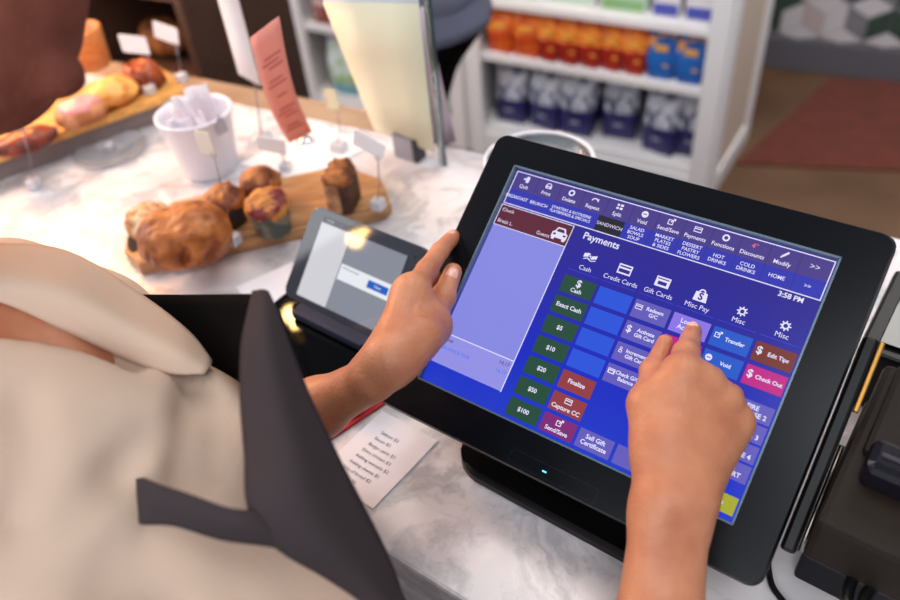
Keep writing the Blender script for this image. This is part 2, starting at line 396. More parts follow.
# ---- bags
def bag_mesh(w, d, h, jit=.0, topw=1.0):
    """soft gusset bag standing on z=0, with folded top"""
    r = 13; c = 28; P = np.zeros((r, c, 3)); ph = rng.uniform(0, 6, 8)
    for i in range(r):
        t = i/(r-1); bul = 1+.12*math.sin(math.pi*min(t/.8, 1)); dd = d*(1-.82*max(0, (t-.45)/.55)**1.1)*bul; ww = w*(1+.05*math.sin(math.pi*t))*(1-(1-topw)*t)
        for j in range(c):
            a = 2*math.pi*j/c; ca, sa = math.cos(a), math.sin(a)
            x = ww/2*np.sign(ca)*abs(ca)**.35; y = dd/2*np.sign(sa)*abs(sa)**.35
            wv = jit*(math.sin(3*a+ph[0]+5*t)+.6*math.sin(7*a+ph[1]-9*t))
            P[i, j] = (x+wv*ca, y+wv*sa, h*t)
    v = P.reshape(-1, 3); f = []
    for i in range(r-1):
        for j in range(c): f.append((i*c+j, i*c+(j+1) % c, (i+1)*c+(j+1) % c, (i+1)*c+j))
    f.append(tuple(range(c))[::-1]); f.append(tuple((r-1)*c+j for j in range(c)))
    return v, f
def bag_mat(name, low, hi, split, splotch, scale=26, lo=.42, hi2=.58, second=None, band=None):
    """printed bag: lower band colour, upper printed area mottled"""
    m = bpy.data.materials.new(name); m.use_nodes = True; nt = m.node_tree; L = nt.links; b = nt.nodes['Principled BSDF']
    b.inputs['Roughness'].default_value = .38
    tc = nt.nodes.new('ShaderNodeTexCoord'); n = nt.nodes.new('ShaderNodeTexNoise'); n.inputs['Scale'].default_value = scale; n.inputs['Detail'].default_value = 3
    L.new(tc.outputs['Object'], n.inputs['Vector'])
    r = nt.nodes.new('ShaderNodeValToRGB'); r.color_ramp.elements[0].position = lo; r.color_ramp.elements[1].position = hi2
    r.color_ramp.elements[0].color = (*s2l(splotch), 1); r.color_ramp.elements[1].color = (*s2l(hi), 1); L.new(n.outputs['Fac'], r.inputs[0])
    sp = nt.nodes.new('ShaderNodeSeparateXYZ'); L.new(tc.outputs['Object'], sp.inputs[0])
    gt = nt.nodes.new('ShaderNodeMath'); gt.operation = 'GREATER_THAN'; gt.inputs[1].default_value = split; L.new(sp.outputs['Z'], gt.inputs[0])
    mx = nt.nodes.new('ShaderNodeMix'); mx.data_type = 'RGBA'; L.new(gt.outputs[0], mx.inputs[0]); mx.inputs[6].default_value = (*s2l(low), 1); L.new(r.outputs[0], mx.inputs[7])
    L.new(mx.outputs[2], b.inputs['Base Color']); return m
def make_bag(name, label, cat, group, w, d, h, m, foldc, bars=None, barm=None):
    t = thing(name, label, cat, (0, 0, 0), group); v, f = bag_mesh(w, d, h, .004)
    g = G(); g.add(v, f, 0, True); obj('bag_body', g, m, t)
    g = G(); g.box((0, 0, h+.008), (w*1.0, .014, .028), bev=.004); obj('folded_top', g, foldc, t)
    if bars:
        for (x, z, ww, hh) in bars:
            g = G(); g.box((x, -d/2*1.02-.001, z), (ww, .003, hh), bev=.001); obj('printed_label', g, barm, t)
    return t
M_navyfold = mat('navy_foil', (44, 44, 104), .35); M_offw = mat('label_white', (206, 206, 220), .5)
navy = bag_mat('navy_bag_print', (40, 38, 98), (206, 212, 226), .098, (70, 78, 110), 34, .40, .56)
NB0 = make_bag('snack_bag', 'x', 'bag', 'navy snack bags on the lowest shelf', .118, .072, .232, navy, M_navyfold,
               [(0, .07, .055, .008), (0, .052, .04, .005)], M_offw)
navy_spots = [((510, 122), 3, 'navy patterned snack bag farthest left on the lowest shelf'), ((543, 130), -6, 'second navy patterned snack bag from the left on the lowest shelf'),
              ((573, 137), 5, 'third navy patterned snack bag from the left on the lowest shelf'), ((597, 118), -4, 'navy snack bag standing further back in the middle of the lowest shelf'),
              ((618, 137), 8, 'navy snack bag just right of the lowest shelf middle'), ((652, 160), -9, 'navy snack bag standing furthest forward near the right end of the lowest shelf'),
              ((690, 155), 4, 'navy snack bag half hidden by the right post of the bookcase')]
ang0 = math.degrees(math.atan2(E[1], E[0]))
for i, ((px, py), rr, lb) in enumerate(navy_spots):
    p = onz(px, py, SZ[0]+.001)
    dep = (p-Q)@Gd; xx = (p-Q)@E; dep = min(max(dep, .06), .40)+.025; xx = min(max(xx, -.79), -.09)
    p = Q+E*xx+Gd*dep; p[2] = SZ[0]+.0005
    if i == 0: NB0.location = tuple(p); NB0.rotation_euler = (0, 0, math.radians(ang0+rr)); NB0['label'] = lb
    else: dup(NB0, p, ang0+rr, lb, scale=(1, 1, random.uniform(1.02, 1.10)))
# middle shelf
M_or = bag_mat('orange_pack_print', (206, 78, 20), (232, 120, 34), .03, (190, 62, 18), 22)
M_red = bag_mat('red_pack_print', (158, 34, 22), (240, 150, 50), .075, (196, 60, 26), 30, .38, .6)
M_blu = bag_mat('blue_pack_print', (26, 92, 172), (244, 168, 46), .035, (28, 98, 180), 17, .56, .62)
def shelf_row(m, name, group, label, xs, z, w, h, fold, dep=.045, barm=None, labels=None, d=.06):
    t = None
    for i, x in enumerate(xs):
        p = Q+E*x+Gd*(dep+.01*random.random()); p[2] = z+.0005; lb = labels[i]
        if t is None:
            t = make_bag(name, lb, 'bag', group, w, d, h, m, fold, [(0, h*.62, w*.5, h*.12), (0, h*.28, w*.6, h*.05)], barm)
            t.location = tuple(p); t.rotation_euler = (0, 0, math.radians(ang0+random.uniform(-3, 3)))
        else: dup(t, p, ang0+random.uniform(-4, 4), lb)
    return t
ys = s2l
M_gold = mat('gold_print', (238, 176, 70), .4); M_orf = mat('orange_foil', (190, 70, 20), .4); M_redf = mat('red_foil', (140, 30, 20), .4); M_bluf = mat('blue_foil', (24, 84, 160), .4)
od = ['first', 'second', 'third', 'fourth', 'fifth']
shelf_row(M_or, 'snack_bag', 'orange snack bags on the middle shelf', '', [-.80, -.695], SZ[1], .095, .16, M_orf, barm=M_gold,
          labels=['orange snack bag at the left end of the middle shelf', 'orange snack bag touching the red bags on the middle shelf'])
shelf_row(M_red, 'snack_bag', 'red and gold snack bags on the middle shelf', '', [-.606, -.530, -.454, -.378, -.302], SZ[1], .072, .16, M_redf, barm=M_gold,
          labels=['red and gold snack bag nearest the orange bags', 'second red and gold snack bag from the left', 'red and gold snack bag in the middle of its row',
                  'fourth red and gold snack bag from the left', 'red and gold snack bag touching the blue bags'])
shelf_row(M_blu, 'snack_bag', 'blue snack bags on the middle shelf', '', [-.212, -.117], SZ[1], .086, .165, M_bluf, barm=M_gold,
          labels=['blue and orange snack bag next to the red bags', 'blue and orange snack bag at the right end of the middle shelf'])
# top visible shelf: cartons
def carton(x, w, h, c1, c2, lb, grp=None, bc=Q, z=SZ[2]):
    p = bc+E*x+Gd*.05; p[2] = z+.0005; t = thing('carton', lb, 'carton', p, grp); FR = frame(p, E, Gd, Z)
    g = G(); g.box((0, .03, h/2), (w, .06, h), M=FR, bev=.002); obj('carton_body', g, c1, t)
    g = G(); g.box((0, -.0015, h*.12), (w*.9, .003, h*.2), M=FR); obj('colour_band', g, c2[0], t); g = G(); g.box((0, -.0015, h*.6), (w*.6, .003, h*.3), M=FR); obj('printed_label', g, c2[1], t)
Mw = mat('carton_white', (224, 222, 226), .45); Mg = mat('carton_green', (130, 176, 120), .5); Mpb = mat('carton_blue', (70, 80, 170), .5); Mor = mat('carton_peach', (220, 160, 130), .5)
Mlg = mat('carton_mint', (196, 222, 206), .5)
carton(-.74, .15, .15, Mlg, [Mg, Mw], 'mint green carton at the left end of the upper shelf')
carton(-.55, .19, .16, Mw, [Mlg, Mg], 'wide white carton on the upper shelf beside the mint carton')
carton(-.36, .15, .16, Mlg, [Mg, Mw], 'green and white carton in the middle of the upper shelf')
carton(-.22, .085, .17, Mw, [Mpb, Mor], 'white carton with blue foot left of its twin on the upper shelf')
carton(-.115, .085, .17, Mw, [Mpb, Mor], 'white carton with blue foot beside the right post')
# left bookcase stock
M_mix = bag_mat('pastel_pack', (120, 176, 190), (210, 222, 226), .05, (150, 190, 120), 20, .4, .55)
M_gr = bag_mat('green_pack', (40, 140, 90), (226, 232, 226), .045, (120, 180, 120), 20, .4, .55)
M_dr = bag_mat('darkred_pack', (130, 60, 50), (206, 190, 188), .03, (140, 60, 50), 24, .45, .55)
def lone(x, z, m, fold, w, h, lb, grp, dep=.05):
    p = Q+E*x+Gd*dep; p[2] = z+.0005
    t = make_bag('snack_bag', lb, 'bag', grp, w, .06, h, m, fold); t.location = tuple(p); t.rotation_euler = (0, 0, math.radians(ang0)); return t
a = lone(-1.56, SZ2[0], M_mix, M_offw, .14, .22, 'pale blue and green bag right of the salmon menu strip', 'pastel bags on the left bookcase')
dup(a, Q+E*-1.40+Gd*.05+Z*(SZ2[0]+.0005), ang0, 'pale blue bag half covered by the yellow menu sheet')
lone(-1.59, SZ2[1], M_dr, mat('brown_foil', (120, 60, 50), .4), .13, .16, 'dark red bag on the left bookcase above the pale bags', 'dark red bags on the left bookcase')
gb = lone(-1.05, SZ2[0], M_gr, M_offw, .09, .23, 'green and white bag behind the dark legs of the standing person', 'green bags beside the post')
# ================================================================== TOUCH-SCREEN TERMINAL
S0 = np.array([.142, .495, 1.106]); PH = math.radians(35.6)
SX = np.array([math.cos(math.radians(-39)), math.sin(math.radians(-39)), 0])
SYh = np.array([-SX[1], SX[0], 0])
SY = SYh*math.cos(PH)+Z*math.sin(PH); SN = np.cross(SX, SY)
SF = frame(S0, SX, SY, SN)
def sdepth(px, py, off=0.):
    p = onpl(px, py, S0+SN*off, SN); return float(-(RC.T@(p-CAM))[2])
M_blk = mat('black_gloss_plastic', (6, 8, 14), .25, spec=.3)
M_blkm = mat('black_satin_plastic', (7, 7, 9), .35, spec=.35)
M_edge = mat('black_edge_plastic', (28, 34, 44), .18, spec=.8)
base_c = S0.copy(); base_c[2] = CZ
mon = thing('touchscreen_terminal', 'large black touch-screen till showing a blue payments menu, on its own foot', 'till', (S0[0], S0[1], CZ+.0005))
def rrect(x0, y0, x1, y1, r, n=6):
    p = []
    for cx, cy, a0 in ((x1-r, y1-r, 0), (x0+r, y1-r, 90), (x0+r, y0+r, 180), (x1-r, y0+r, 270)):
        for i in range(n+1):
            a = math.radians(a0+90*i/n); p.append((cx+r*math.cos(a), cy+r*math.sin(a)))
    return p
# bezel: frame with a rectangular opening
g = G(); out = rrect(-.187, -.1535, .1885, .1465, .012, 5); hx0, hy0, hx1, hy1 = -.1545, -.1165, .1545, .1165
inn = []
for (x, y) in out:
    t = min((hx1 if x > 0 else -hx0)/abs(x) if x else 9, (hy1 if y > 0 else -hy0)/abs(y) if y else 9)
    inn.append((x*t, y*t))
def corner_fix(inn):
    for cx, cy in ((hx1, hy1), (hx0, hy1), (hx0, hy0), (hx1, hy0)):
        k = min(range(len(inn)), key=lambda i: (inn[i][0]-cx)**2+(inn[i][1]-cy)**2); inn[k] = (cx, cy)
corner_fix(inn)
n = len(out); zt, zb = .0065, -.030
o2 = [(x*.989, y*.986) for x, y in out]; o3 = [(x*.975, y*.97) for x, y in out]
v = [(x, y, zb) for x, y in o3]+[(x, y, -.006) for x, y in out]+[(x, y, .002) for x, y in out]+[(x, y, zt) for x, y in o2]+[(x, y, zt) for x, y in inn]+[(x*.996, y*.994, -.002) for x, y in inn]
f = []
for L_ in range(5):
    for i in range(n): f.append((L_*n+i, L_*n+(i+1) % n, (L_+1)*n+(i+1) % n, (L_+1)*n+i))
f.append(tuple(range(n))[::-1])
g.add(v, f, 0, False, SF); bez = obj('bezel', g, M_blk, mon, recalc=True)
# glass edge strip around the opening (light catching lip)
g = G(); e = .0016
for (a, b, c_, d_) in ((hx0, hy1-e, hx1, hy1), (hx0, hy0, hx1, hy0+e), (hx0, hy0, hx0+e, hy1), (hx1-e, hy0, hx1, hy1)):
    g.box(((a+c_)/2, (b+d_)/2, .0025), (c_-a, d_-b, .009), M=SF)
obj('glass_edge', g, mat('glass_edge_grey', (104, 124, 140), .25, metal=.4), bez)
g = G(); g.rect(-.0033, -.1440, .0007, -.1425, .0067+.0002, SF); led = obj('power_light', g, emat('led_cyan', (90, 225, 255), 1.6), bez); led['label'] = 'small lit cyan power light'
g = G()
for (a, b, c_, d_) in ((-.036, -.149, .048, -.1486), (-.036, -.137, .048, -.1366), (-.0364, -.149, -.036, -.1366), (.048, -.149, .0484, -.1366)): g.rect(a, b, c_, d_, .0067, SF)
obj('badge_outline', g, M_edge, bez)
g = G(); g.box((0, 0, -.040), (.27, .20, .026), M=SF, bev=.008); obj('back_housing', g, M_blkm, mon)
# foot and neck
HF = frame((S0[0], S0[1], CZ), SX, SYh, Z)
g = G(); pl = []
for x, y in rrect(-.115, -.116, .125, .105, .034, 8): pl.append((x, y-.010*(1-((x-.02)/.125)**2) if y < -.05 else y))
g.prism(pl, .0005, .016, M=HF, bev=.004); obj('foot', g, M_blkm, mon)
g = G(); P = []
nk = [(-.02, .016), (.0, .05), (.03, .09), (.045, .13), (.03, .155)]
for y, z in nk: P.append([xf(HF, (x, y, z)) for x in (-.05, -.02, .02, .05)])
g.grid(np.array(P), .03); obj('neck', g, M_blkm, mon)
# card reader module on the right edge
g = G(); g.box((.1955, -.025, -.033), (.012, .185, .030), M=SF, bev=.003); cr = obj('card_reader', g, M_blkm, mon)
g = G(); g.box((.2037, .036, -.024), (.004, .060, .012), M=SF, bev=.001)
br = obj('bracket', g, [mat('brass_bracket', (186, 136, 66), .35, metal=.8), M_blk], cr)
g = G(); g.tube([xf(SF, (.2040, y, z)) for y, z in ((-.022, -.030), (-.07, -.034), (-.113, -.022))], .0022); obj('steel_rod', g, mat('steel_rod', (150, 140, 132), .25, metal=1), cr)
# ---- display
def disp_mat():
    m = bpy.data.materials.new('display_background'); m.use_nodes = True; nt = m.node_tree; b = nt.nodes['Principled BSDF']
    b.inputs['Base Color'].default_value = (.004, .004, .008, 1); b.inputs['Roughness'].default_value = .22; b.inputs['Specular IOR Level'].default_value = .3
    tc = nt.nodes.new('ShaderNodeTexCoord'); sp = nt.nodes.new('ShaderNodeSeparateXYZ'); nt.links.new(tc.outputs['Generated'], sp.inputs[0])
    r = nt.nodes.new('ShaderNodeValToRGB'); nt.links.new(sp.outputs['Z'], r.inputs[0])
    for i, (p, c) in enumerate(((0, (34, 60, 205)), (.3, (24, 44, 196)), (.62, (42, 40, 160)), (.92, (50, 42, 140)))):
        e_ = r.color_ramp.elements[i] if i < 2 else r.color_ramp.elements.new(p)
        e_.position = p; e_.color = (*s2l(c), 1)
    nt.links.new(r.outputs[0], b.inputs['Emission Color']); b.inputs['Emission Strength'].default_value = .8; return m
g = G(); g.box((0, 0, -.0015), (.309, .233, .003), M=SF); disp = obj('display', g, disp_mat(), mon)
W_ = emat('ui_white', (232, 228, 255), .95); CY = emat('ui_text_blue', (60, 120, 240), .9); DK = emat('ui_dark', (42, 42, 52), .8)
def U(x, y): return (x-512)/1024*.304, (384-y)/768*.228
PX = .304/1024
def ui_rect(g, x0, y0, x1, y1, z, mi=0):
    a, b = U(x0, y1), U(x1, y0); g.rect(a[0], a[1], b[0], b[1], z, SF, mi)
def ui_text(g, t, x, y, h, z, mi=1, align='CENTER', bold=.0):
    p = U(x, y); g.text(t, h*PX*1.24, p[0], p[1], SF, mi, align, z, bold*PX)
def ui_ring(g, x, y, r, wd, z, mi=1, n=20, a0=0, a1=360):
    v = []; f = []
    for i in range(n+1):
        a = math.radians(a0+(a1-a0)*i/n)
        for rr in (r-wd/2, r+wd/2): q = U(x+rr*math.cos(a), y-rr*math.sin(a)); v.append((q[0], q[1], z))
    for i in range(n): f.append((2*i, 2*i+1, 2*i+3, 2*i+2))
    g.add(v, f, mi, False, SF)
def ui_poly(g, pts, z, mi=1): g.add([(*U(x, y), z) for x, y in pts], [tuple(range(len(pts)))], mi, False, SF)
def ui_line(g, x0, y0, x1, y1, wd, z, mi=1):
    d = unit((x1-x0, y1-y0)); nx, ny = -d[1]*wd/2, d[0]*wd/2; ui_poly(g, [(x0+nx, y0+ny), (x1+nx, y1+ny), (x1-nx, y1-ny), (x0-nx, y0-ny)], z, mi)
def ui_frame(g, x0, y0, x1, y1, wd, z, mi=1):
    ui_rect(g, x0, y0, x1, y0+wd, z, mi); ui_rect(g, x0, y1-wd, x1, y1, z, mi); ui_rect(g, x0, y0, x0+wd, y1, z, mi); ui_rect(g, x1-wd, y0, x1, y1, z, mi)
z1, z2, z3 = .0003, .0006, .0009
def icon(g, k, x, y, s, z=z3, mi=1, bgm=0):
    if k == 'card':
        ui_rect(g, x-s, y-s*.72, x+s, y+s*.72, z, mi); ui_rect(g, x-s*.82, y-s*.5, x+s*.82, y-s*.28, z+.0002, bgm); ui_rect(g, x-s*.82, y-s*.02, x+s*.82, y+s*.5, z+.0002, bgm)
    elif k == 'gift':
        ui_rect(g, x-s, y-s*.72, x+s, y+s*.72, z, mi); ui_rect(g, x-s*.82, y-s*.5, x+s*.82, y-s*.34, z+.0002, bgm); ui_rect(g, x-s*.62, y-s*.05, x+s*.62, y+s*.45, z+.0002, bgm)
    elif k == 'out':
        ui_frame(g, x-s*.8, y-s*.6, x+s*.6, y+s*.8, s*.22, z, mi); ui_line(g, x-s*.1, y+s*.1, x+s*.8, y-s*.8, s*.25, z+.0001, mi); ui_poly(g, [(x+s, y-s), (x+s, y-s*.3), (x+s*.3, y-s)], z+.0001, mi)
    elif k == 'gear':
        ui_ring(g, x, y, s*.55, s*.28, z, mi)
        for i in range(8):
            a = math.radians(45*i); ui_line(g, x+s*.6*math.cos(a), y+s*.6*math.sin(a), x+s*math.cos(a), y+s*math.sin(a), s*.24, z, mi)
    elif k == 'minus': ui_ring(g, x, y, s*.45, s*.9, z, mi); ui_rect(g, x-s*.5, y-s*.13, x+s*.5, y+s*.13, z+.0002, bgm)
    elif k == 'circle': ui_ring(g, x, y, s*.7, s*.42, z, mi)
    elif k == 'arc': ui_ring(g, x, y+s*.5, s*.85, s*.32, z, mi, 14, 40, 170); ui_poly(g, [(x+s*.3, y-s*.2), (x+s, y-s*.5), (x+s*.95, y+s*.5)], z, mi)
    elif k == 'door': ui_rect(g, x-s*.1, y-s, x+s*.8, y+s*.8, z, mi); ui_line(g, x-s, y-s*.1, x-s*.2, y-s*.1, s*.3, z, mi); ui_poly(g, [(x-s*.5, y-s*.6), (x, y-s*.1), (x-s*.5, y+s*.4)], z, mi)
    elif k == 'printer': ui_ring(g, x, y, s*.8, s*.25, z, mi, 12, 0, 180); ui_rect(g, x-s*.9, y-s*.1, x+s*.9, y+s*.7, z, mi); ui_rect(g, x-s*.4, y+s*.2, x+s*.4, y+s*.5, z+.0002, bgm)
    elif k == 'grid':
        for i in (0, 1):
            for j in (0, 1): ui_rect(g, x-s*.8+i*s*.9, y-s*.8+j*s*.9, x-s*.2+i*s*1.1, y-s*.2+j*s*.9, z, mi)
    elif k == 'pen': ui_line(g, x-s*.5, y+s*.5, x+s*.7, y-s*.8, s*.5, z, mi); ui_poly(g, [(x-s*.9, y+s*.9), (x-s*.75, y+s*.35), (x-s*.3, y+s*.75)], z, mi)
    elif k == 'notes':
        for q in (0, 1):
            pts = [(x-s+q*6, y-s*.5+q*s*.7), (x-s*.3, y-s*.7+q*s*.7), (x+s*.3, y-s*.35+q*s*.7), (x+s, y-s*.6+q*s*.7), (x+s, y-s*.1+q*s*.7-q*8), (x+s*.3, y+s*.15+q*s*.7-q*8), (x-s*.3, y-s*.15+q*s*.7-q*8), (x-s, y+s*.1+q*s*.7-q*8)]
            ui_poly(g, pts, z+.0001*q, mi)
        ui_ring(g, x, y-s*.25, s*.2, s*.12, z+.0003, bgm)
    elif k == 'bag':
        ui_poly(g, [(x-s*.9, y-s*.4), (x+s*.8, y-s*.4), (x+s, y+s), (x-s*1.0, y+s)], z, mi); ui_ring(g, x, y-s*.4, s*.42, s*.2, z, mi, 12, 0, 180)
    elif k == 'person': ui_ring(g, x, y-s*.45, s*.3, s*.18, z, mi, 12); ui_frame(g, x-s*.5, y, x+s*.5, y+s*.8, s*.2, z, mi)
    elif k == 'car':
        ui_poly(g, [(x-s, y+s*.6), (x-s, y-s*.05), (x-s*.75, y-s*.2), (x-s*.5, y-s*.75), (x+s*.5, y-s*.75), (x+s*.75, y-s*.2), (x+s, y-s*.05), (x+s, y+s*.6)], z, mi)
        ui_poly(g, [(x-s*.55, y-s*.18), (x-s*.38, y-s*.58), (x+s*.38, y-s*.58), (x+s*.55, y-s*.18)], z+.0002, bgm)
        for q in (-1, 1): ui_rect(g, x+q*s*.65-s*.17, y+s*.05, x+q*s*.65+s*.17, y+s*.28, z+.0002, bgm); ui_rect(g, x+q*s*.7-s*.2, y+s*.6, x+q*s*.7+s*.2, y+s*.85, z, mi)
# menu bar
M_bar = emat('ui_bar_violet', (84, 70, 150), .8); M_bar2 = emat('ui_bar_blue', (56, 60, 186), .85); M_sep = emat('ui_separator', (66, 54, 128), .8)
g = G(); ui_rect(g, 5, 4, 1019, 66, z1)
for i in range(1, 12): ui_rect(g, 5+i*84.5, 4, 7+i*84.5, 66, z2, 2)
ic = ['door', 'printer', 'circle', 'arc', 'grid', 'minus', 'out', 'card', 'circle', None, 'pen', None]
tx = ['Quit', 'Print', 'Delete', 'Repeat', 'Split', 'Void', 'Send/Save', 'Payments', 'Functions', 'Discounts', 'Modify', '>>']
for i in range(12):
    cx = 5+84.5*(i+.5)
    if ic[i]: icon(g, ic[i], cx, 24, 12, z2, 1, 0)
    if i == 9: ui_text(g, '4*', cx, 24, 16, z2, 3, bold=.6)
    if i == 11: ui_text(g, '>>', cx, 34, 19, z2)
    else: ui_text(g, tx[i], cx, 50, 14, z2, bold=.2)
obj('menu_bar', g, [M_bar, W_, M_sep, emat('ui_red', (230, 110, 130), .9)], disp)
g = G(); ui_rect(g, 5, 66, 1019, 120, z1)
ct = [(40, 'BREAKFAST'), (124, 'BRUNCH'), (241, 'STARTERS & ROTISSERIE\nFLATBREADS & SPECIALS'), (465, 'SALAD\nBOWLS\nSOUP'), (554, 'MARKET\nPLATES\n& SIDES'), (641, 'DESSERT\nPASTRY\nFLOWERS'), (724, 'HOT\nDRINKS'), (808, 'COLD\nDRINKS'), (893, 'HOME'), (977, '>>')]
ui_rect(g, 334, 67, 422, 120, z2, 2)
for i in (508, 596, 682, 767, 851, 936): ui_rect(g, i, 66, i+2, 120, z2, 3)
ui_text(g, 'SANDWICH', 379, 93, 13, z3)
for x, t in ct: ui_text(g, t, x, 92, (10.6 if 'START' in t else 12.5 if t.count('\n') else 13), z2, bold=.15)
ui_frame(g, 2, 2, 1022, 122, 3, z3)
obj('category_bar', g, [M_bar2, W_, DK, M_sep], disp)
# order panel
g = G(); ui_rect(g, 0, 128, 270, 200, z1, 1); ui_rect(g, 0, 202, 270, 704, z1, 0); ui_rect(g, 0, 603, 270, 704, z1+.0002, 4)
ui_frame(g, 0, 126, 272, 202, 2.5, z3, 2); ui_rect(g, 269, 202, 272, 706, z3, 2); ui_rect(g, 0, 600, 270, 603, z3, 2)
ui_text(g, 'Check', 10, 144, 14, z3, 2, 'LEFT'); ui_text(g, 'Break L.', 10, 184, 14, z3, 2, 'LEFT'); ui_text(g, 'Guests', 158, 184, 14, z3, 2, 'LEFT')
icon(g, 'car', 236, 165, 27, z2, 2, 1)
ui_text(g, 'Total', 10, 620, 14, z3, 3, 'LEFT'); ui_text(g, '14.17', 262, 620, 14, z3, 3, 'RIGHT'); ui_text(g, 'BALANCE DUE', 10, 648, 14, z3, 5, 'LEFT'); ui_text(g, '14.17', 262, 648, 14, z3, 5, 'RIGHT')
obj('order_panel', g, [emat('ui_order', (140, 142, 232), .9), emat('ui_check_bar', (104, 44, 62), .8), W_, DK, emat('ui_order_foot', (152, 150, 236), .9), CY], disp)
# title row
g = G(); ui_text(g, 'Payments', 374, 146, 26, z2, 0, bold=.5); ui_text(g, '3:58 PM', 948, 136, 17, z2, 0, bold=.5)
for k, x, t in (('notes', 362, 'Cash'), ('card', 481, 'Credit Cards'), ('gift', 603, 'Gift Cards'), ('bag', 722, 'Misc Pay'), ('gear', 844, 'Misc'), ('gear', 964, 'Misc')):
    icon(g, k, x, 210 if k != 'gear' else 218, {'gear': 15, 'bag': 20}.get(k, 22), z2, 0, 1); ui_text(g, t, x, 247, 17, z2, 0); ui_rect(g, x-55, 262, x+55, 264, z1, 2)
ui_text(g, 'S', 722, 216, 24, z3+.0002, 1, bold=1)
obj('payment_icons', g, [W_, emat('ui_indigo', (52, 44, 146), .9), emat('ui_line_blue', (54, 70, 210), .9)], disp)
cols = {'green': (38, 78, 60), 'blue': (44, 86, 222), 'lav': (102, 94, 190), 'red': (150, 62, 66), 'mag': (130, 42, 118), 'brown': (122, 54, 44), 'pink': (196, 36, 136), 'hot': (142, 120, 236), 'sky': (40, 92, 205), 'yell': (170, 172, 50)}
cm = {k: emat('ui_button_'+k, c, .92) for k, c in cols.items()}
def button(ci, row, col, txt='', ic_=None, side=False):
    x0 = 309+120.3*ci; y0 = 282+70.1*row; g = G(); ui_rect(g, x0, y0, x0+110, y0+57, z1); cx, cy = x0+55, y0+28
    if ic_ and side: icon(g, ic_, x0+17, cy-6, 11, z2, 1, 0) if ic_ != 'S' else ui_text(g, '$', x0+15, cy-3, 25, z2, bold=.6); ui_text(g, txt, x0+67, cy, 13, z2, bold=.4)
    elif ic_: (icon(g, ic_, cx, cy-11, 12, z2, 1, 0) if ic_ != 'S' else ui_text(g, '$', cx, cy-10, 27, z2, bold=.6)); ui_text(g, txt, cx, cy+14, 15, z2, bold=.4)
    elif txt: ui_text(g, txt, cx, cy, 15.5, z2, bold=.45)
    b = obj('screen_button', g, [cm[col], W_], disp); return b
for r_, (t, i_) in enumerate((('Cash', 'S'), ('Exact Cash', None), ('$5', None), ('$10', None), ('$20', None), ('$50', None), ('$100', None))): button(0, r_, 'green', t, i_)
for r_ in range(4): button(1, r_, 'blue')
button(1, 4, 'red', 'Finalize'); button(1, 5, 'red', 'Capture CC', 'card'); button(1, 6, 'mag', 'Send/Save', 'out')
for r_, (t, i_) in enumerate((('Redeem\nG/C', 'card'), ('Activate\nGift Card', 'S'), ('Increment\nGift Card', 'person'), ('Check G/C\nBalance', 'gift'))): button(2, r_, 'lav', t, i_, True)
button(2, 6, 'lav', 'Sell Gift\nCertificate')
button(3, 0, 'hot', 'Lookup\nAccount'); button(3, 1, 'pink'); button(3, 6, 'lav')
button(4, 0, 'sky', 'Transfer', 'out', True); button(4, 1, 'sky', 'Void', 'minus', True); button(4, 2, 'sky')
button(5, 0, 'brown', 'Edit Tips', 'S', True); button(5, 1, 'pink', 'Check Out', 'S', True)
for k, t in enumerate(('FIRE\nCOURSE 2', 'FIRE\nCOURSE 3', 'FIRE\nCOURSE 4', 'FIRE\nDESSERT', 'Open')):
    y0 = 446+56.5*k+(34 if k == 4 else 0); x0 = 910.5; g = G(); ui_rect(g, x0, y0, x0+110, y0+50, z1); ui_text(g, t, x0+55, y0+25, 15, z2, bold=.45)
    obj('screen_button', g, [cm['yell' if k == 4 else 'lav'], W_], disp)
# ================================================================== COUNTER-TOP THINGS
# ---- small tablet on a black stand
TC = np.array([-.1115, .708, 1.030]); TP = math.radians(46.2)
TX = np.array([math.cos(math.radians(-40.6)), math.sin(math.radians(-40.6)), 0]); TYh = np.array([-TX[1], TX[0], 0])
TY = TYh*math.cos(TP)+Z*math.sin(TP); TN = np.cross(TX, TY); TF = frame(TC, TX, TY, TN)
M_tab = mat('tablet_grey', (70, 74, 84), .4, metal=.3); M_tabf = mat('tablet_glass_frame', (52, 56, 66),   .05, spec=.4)
tab = thing('tablet', 'small grey tablet showing a grey page, propped up beside the black till', 'tablet', (TC[0], TC[1], CZ+.04))
g = G(); g.prism(rrect(-.087, -.0575, .087, .0575, .009), -.008, 0, M=TF, bev=.0015); obj('tablet_body', g, M_tabf, tab)
g = G(); g.prism(rrect(-.088, -.0585, .088, .0585, .0095), -.0095, -.003, M=TF, bev=.001); obj('rim', g, M_tab, tab)
g = G(); w_, h_ = .0665, .0505
def tr(a, b, c, d, z, mi): g.rect(a*w_, b*h_, c*w_, d*h_, z, TF, mi)
tr(-1, -1, 1, 1, .0003, 0); tr(-1, .86, 1, 1, .0005, 1); tr(-1, -1, -.28, .84, .0006, 2); tr(-.28, -1, 1, .84, .0006, 3); tr(-.25, -.26, .98, .12, .0009, 4); tr(.42, -.16, .88, .02, .0012, 5)
g.text('Welcome back', .0042, -.2*w_, .04*h_, TF, 1, 'LEFT', .0012); g.text('Next', .0048, .65*w_, -.07*h_, TF, 4, 'CENTER', .0015)
g.text('Orders', .004, -.9*w_, .93*h_, TF, 2, 'LEFT', .0008)
obj('tablet_screen', g, [emat('t_base', (120, 122, 128), .8, .04), emat('t_bar', (62, 62, 72), .8, .04), emat('t_left', (208, 208, 214), .85, .04), emat('t_page', (140, 144, 156), .8, .04), emat('t_dialog', (226, 228, 234), .9, .04), emat('t_button', (34, 96, 186), .9, .04)], tab)
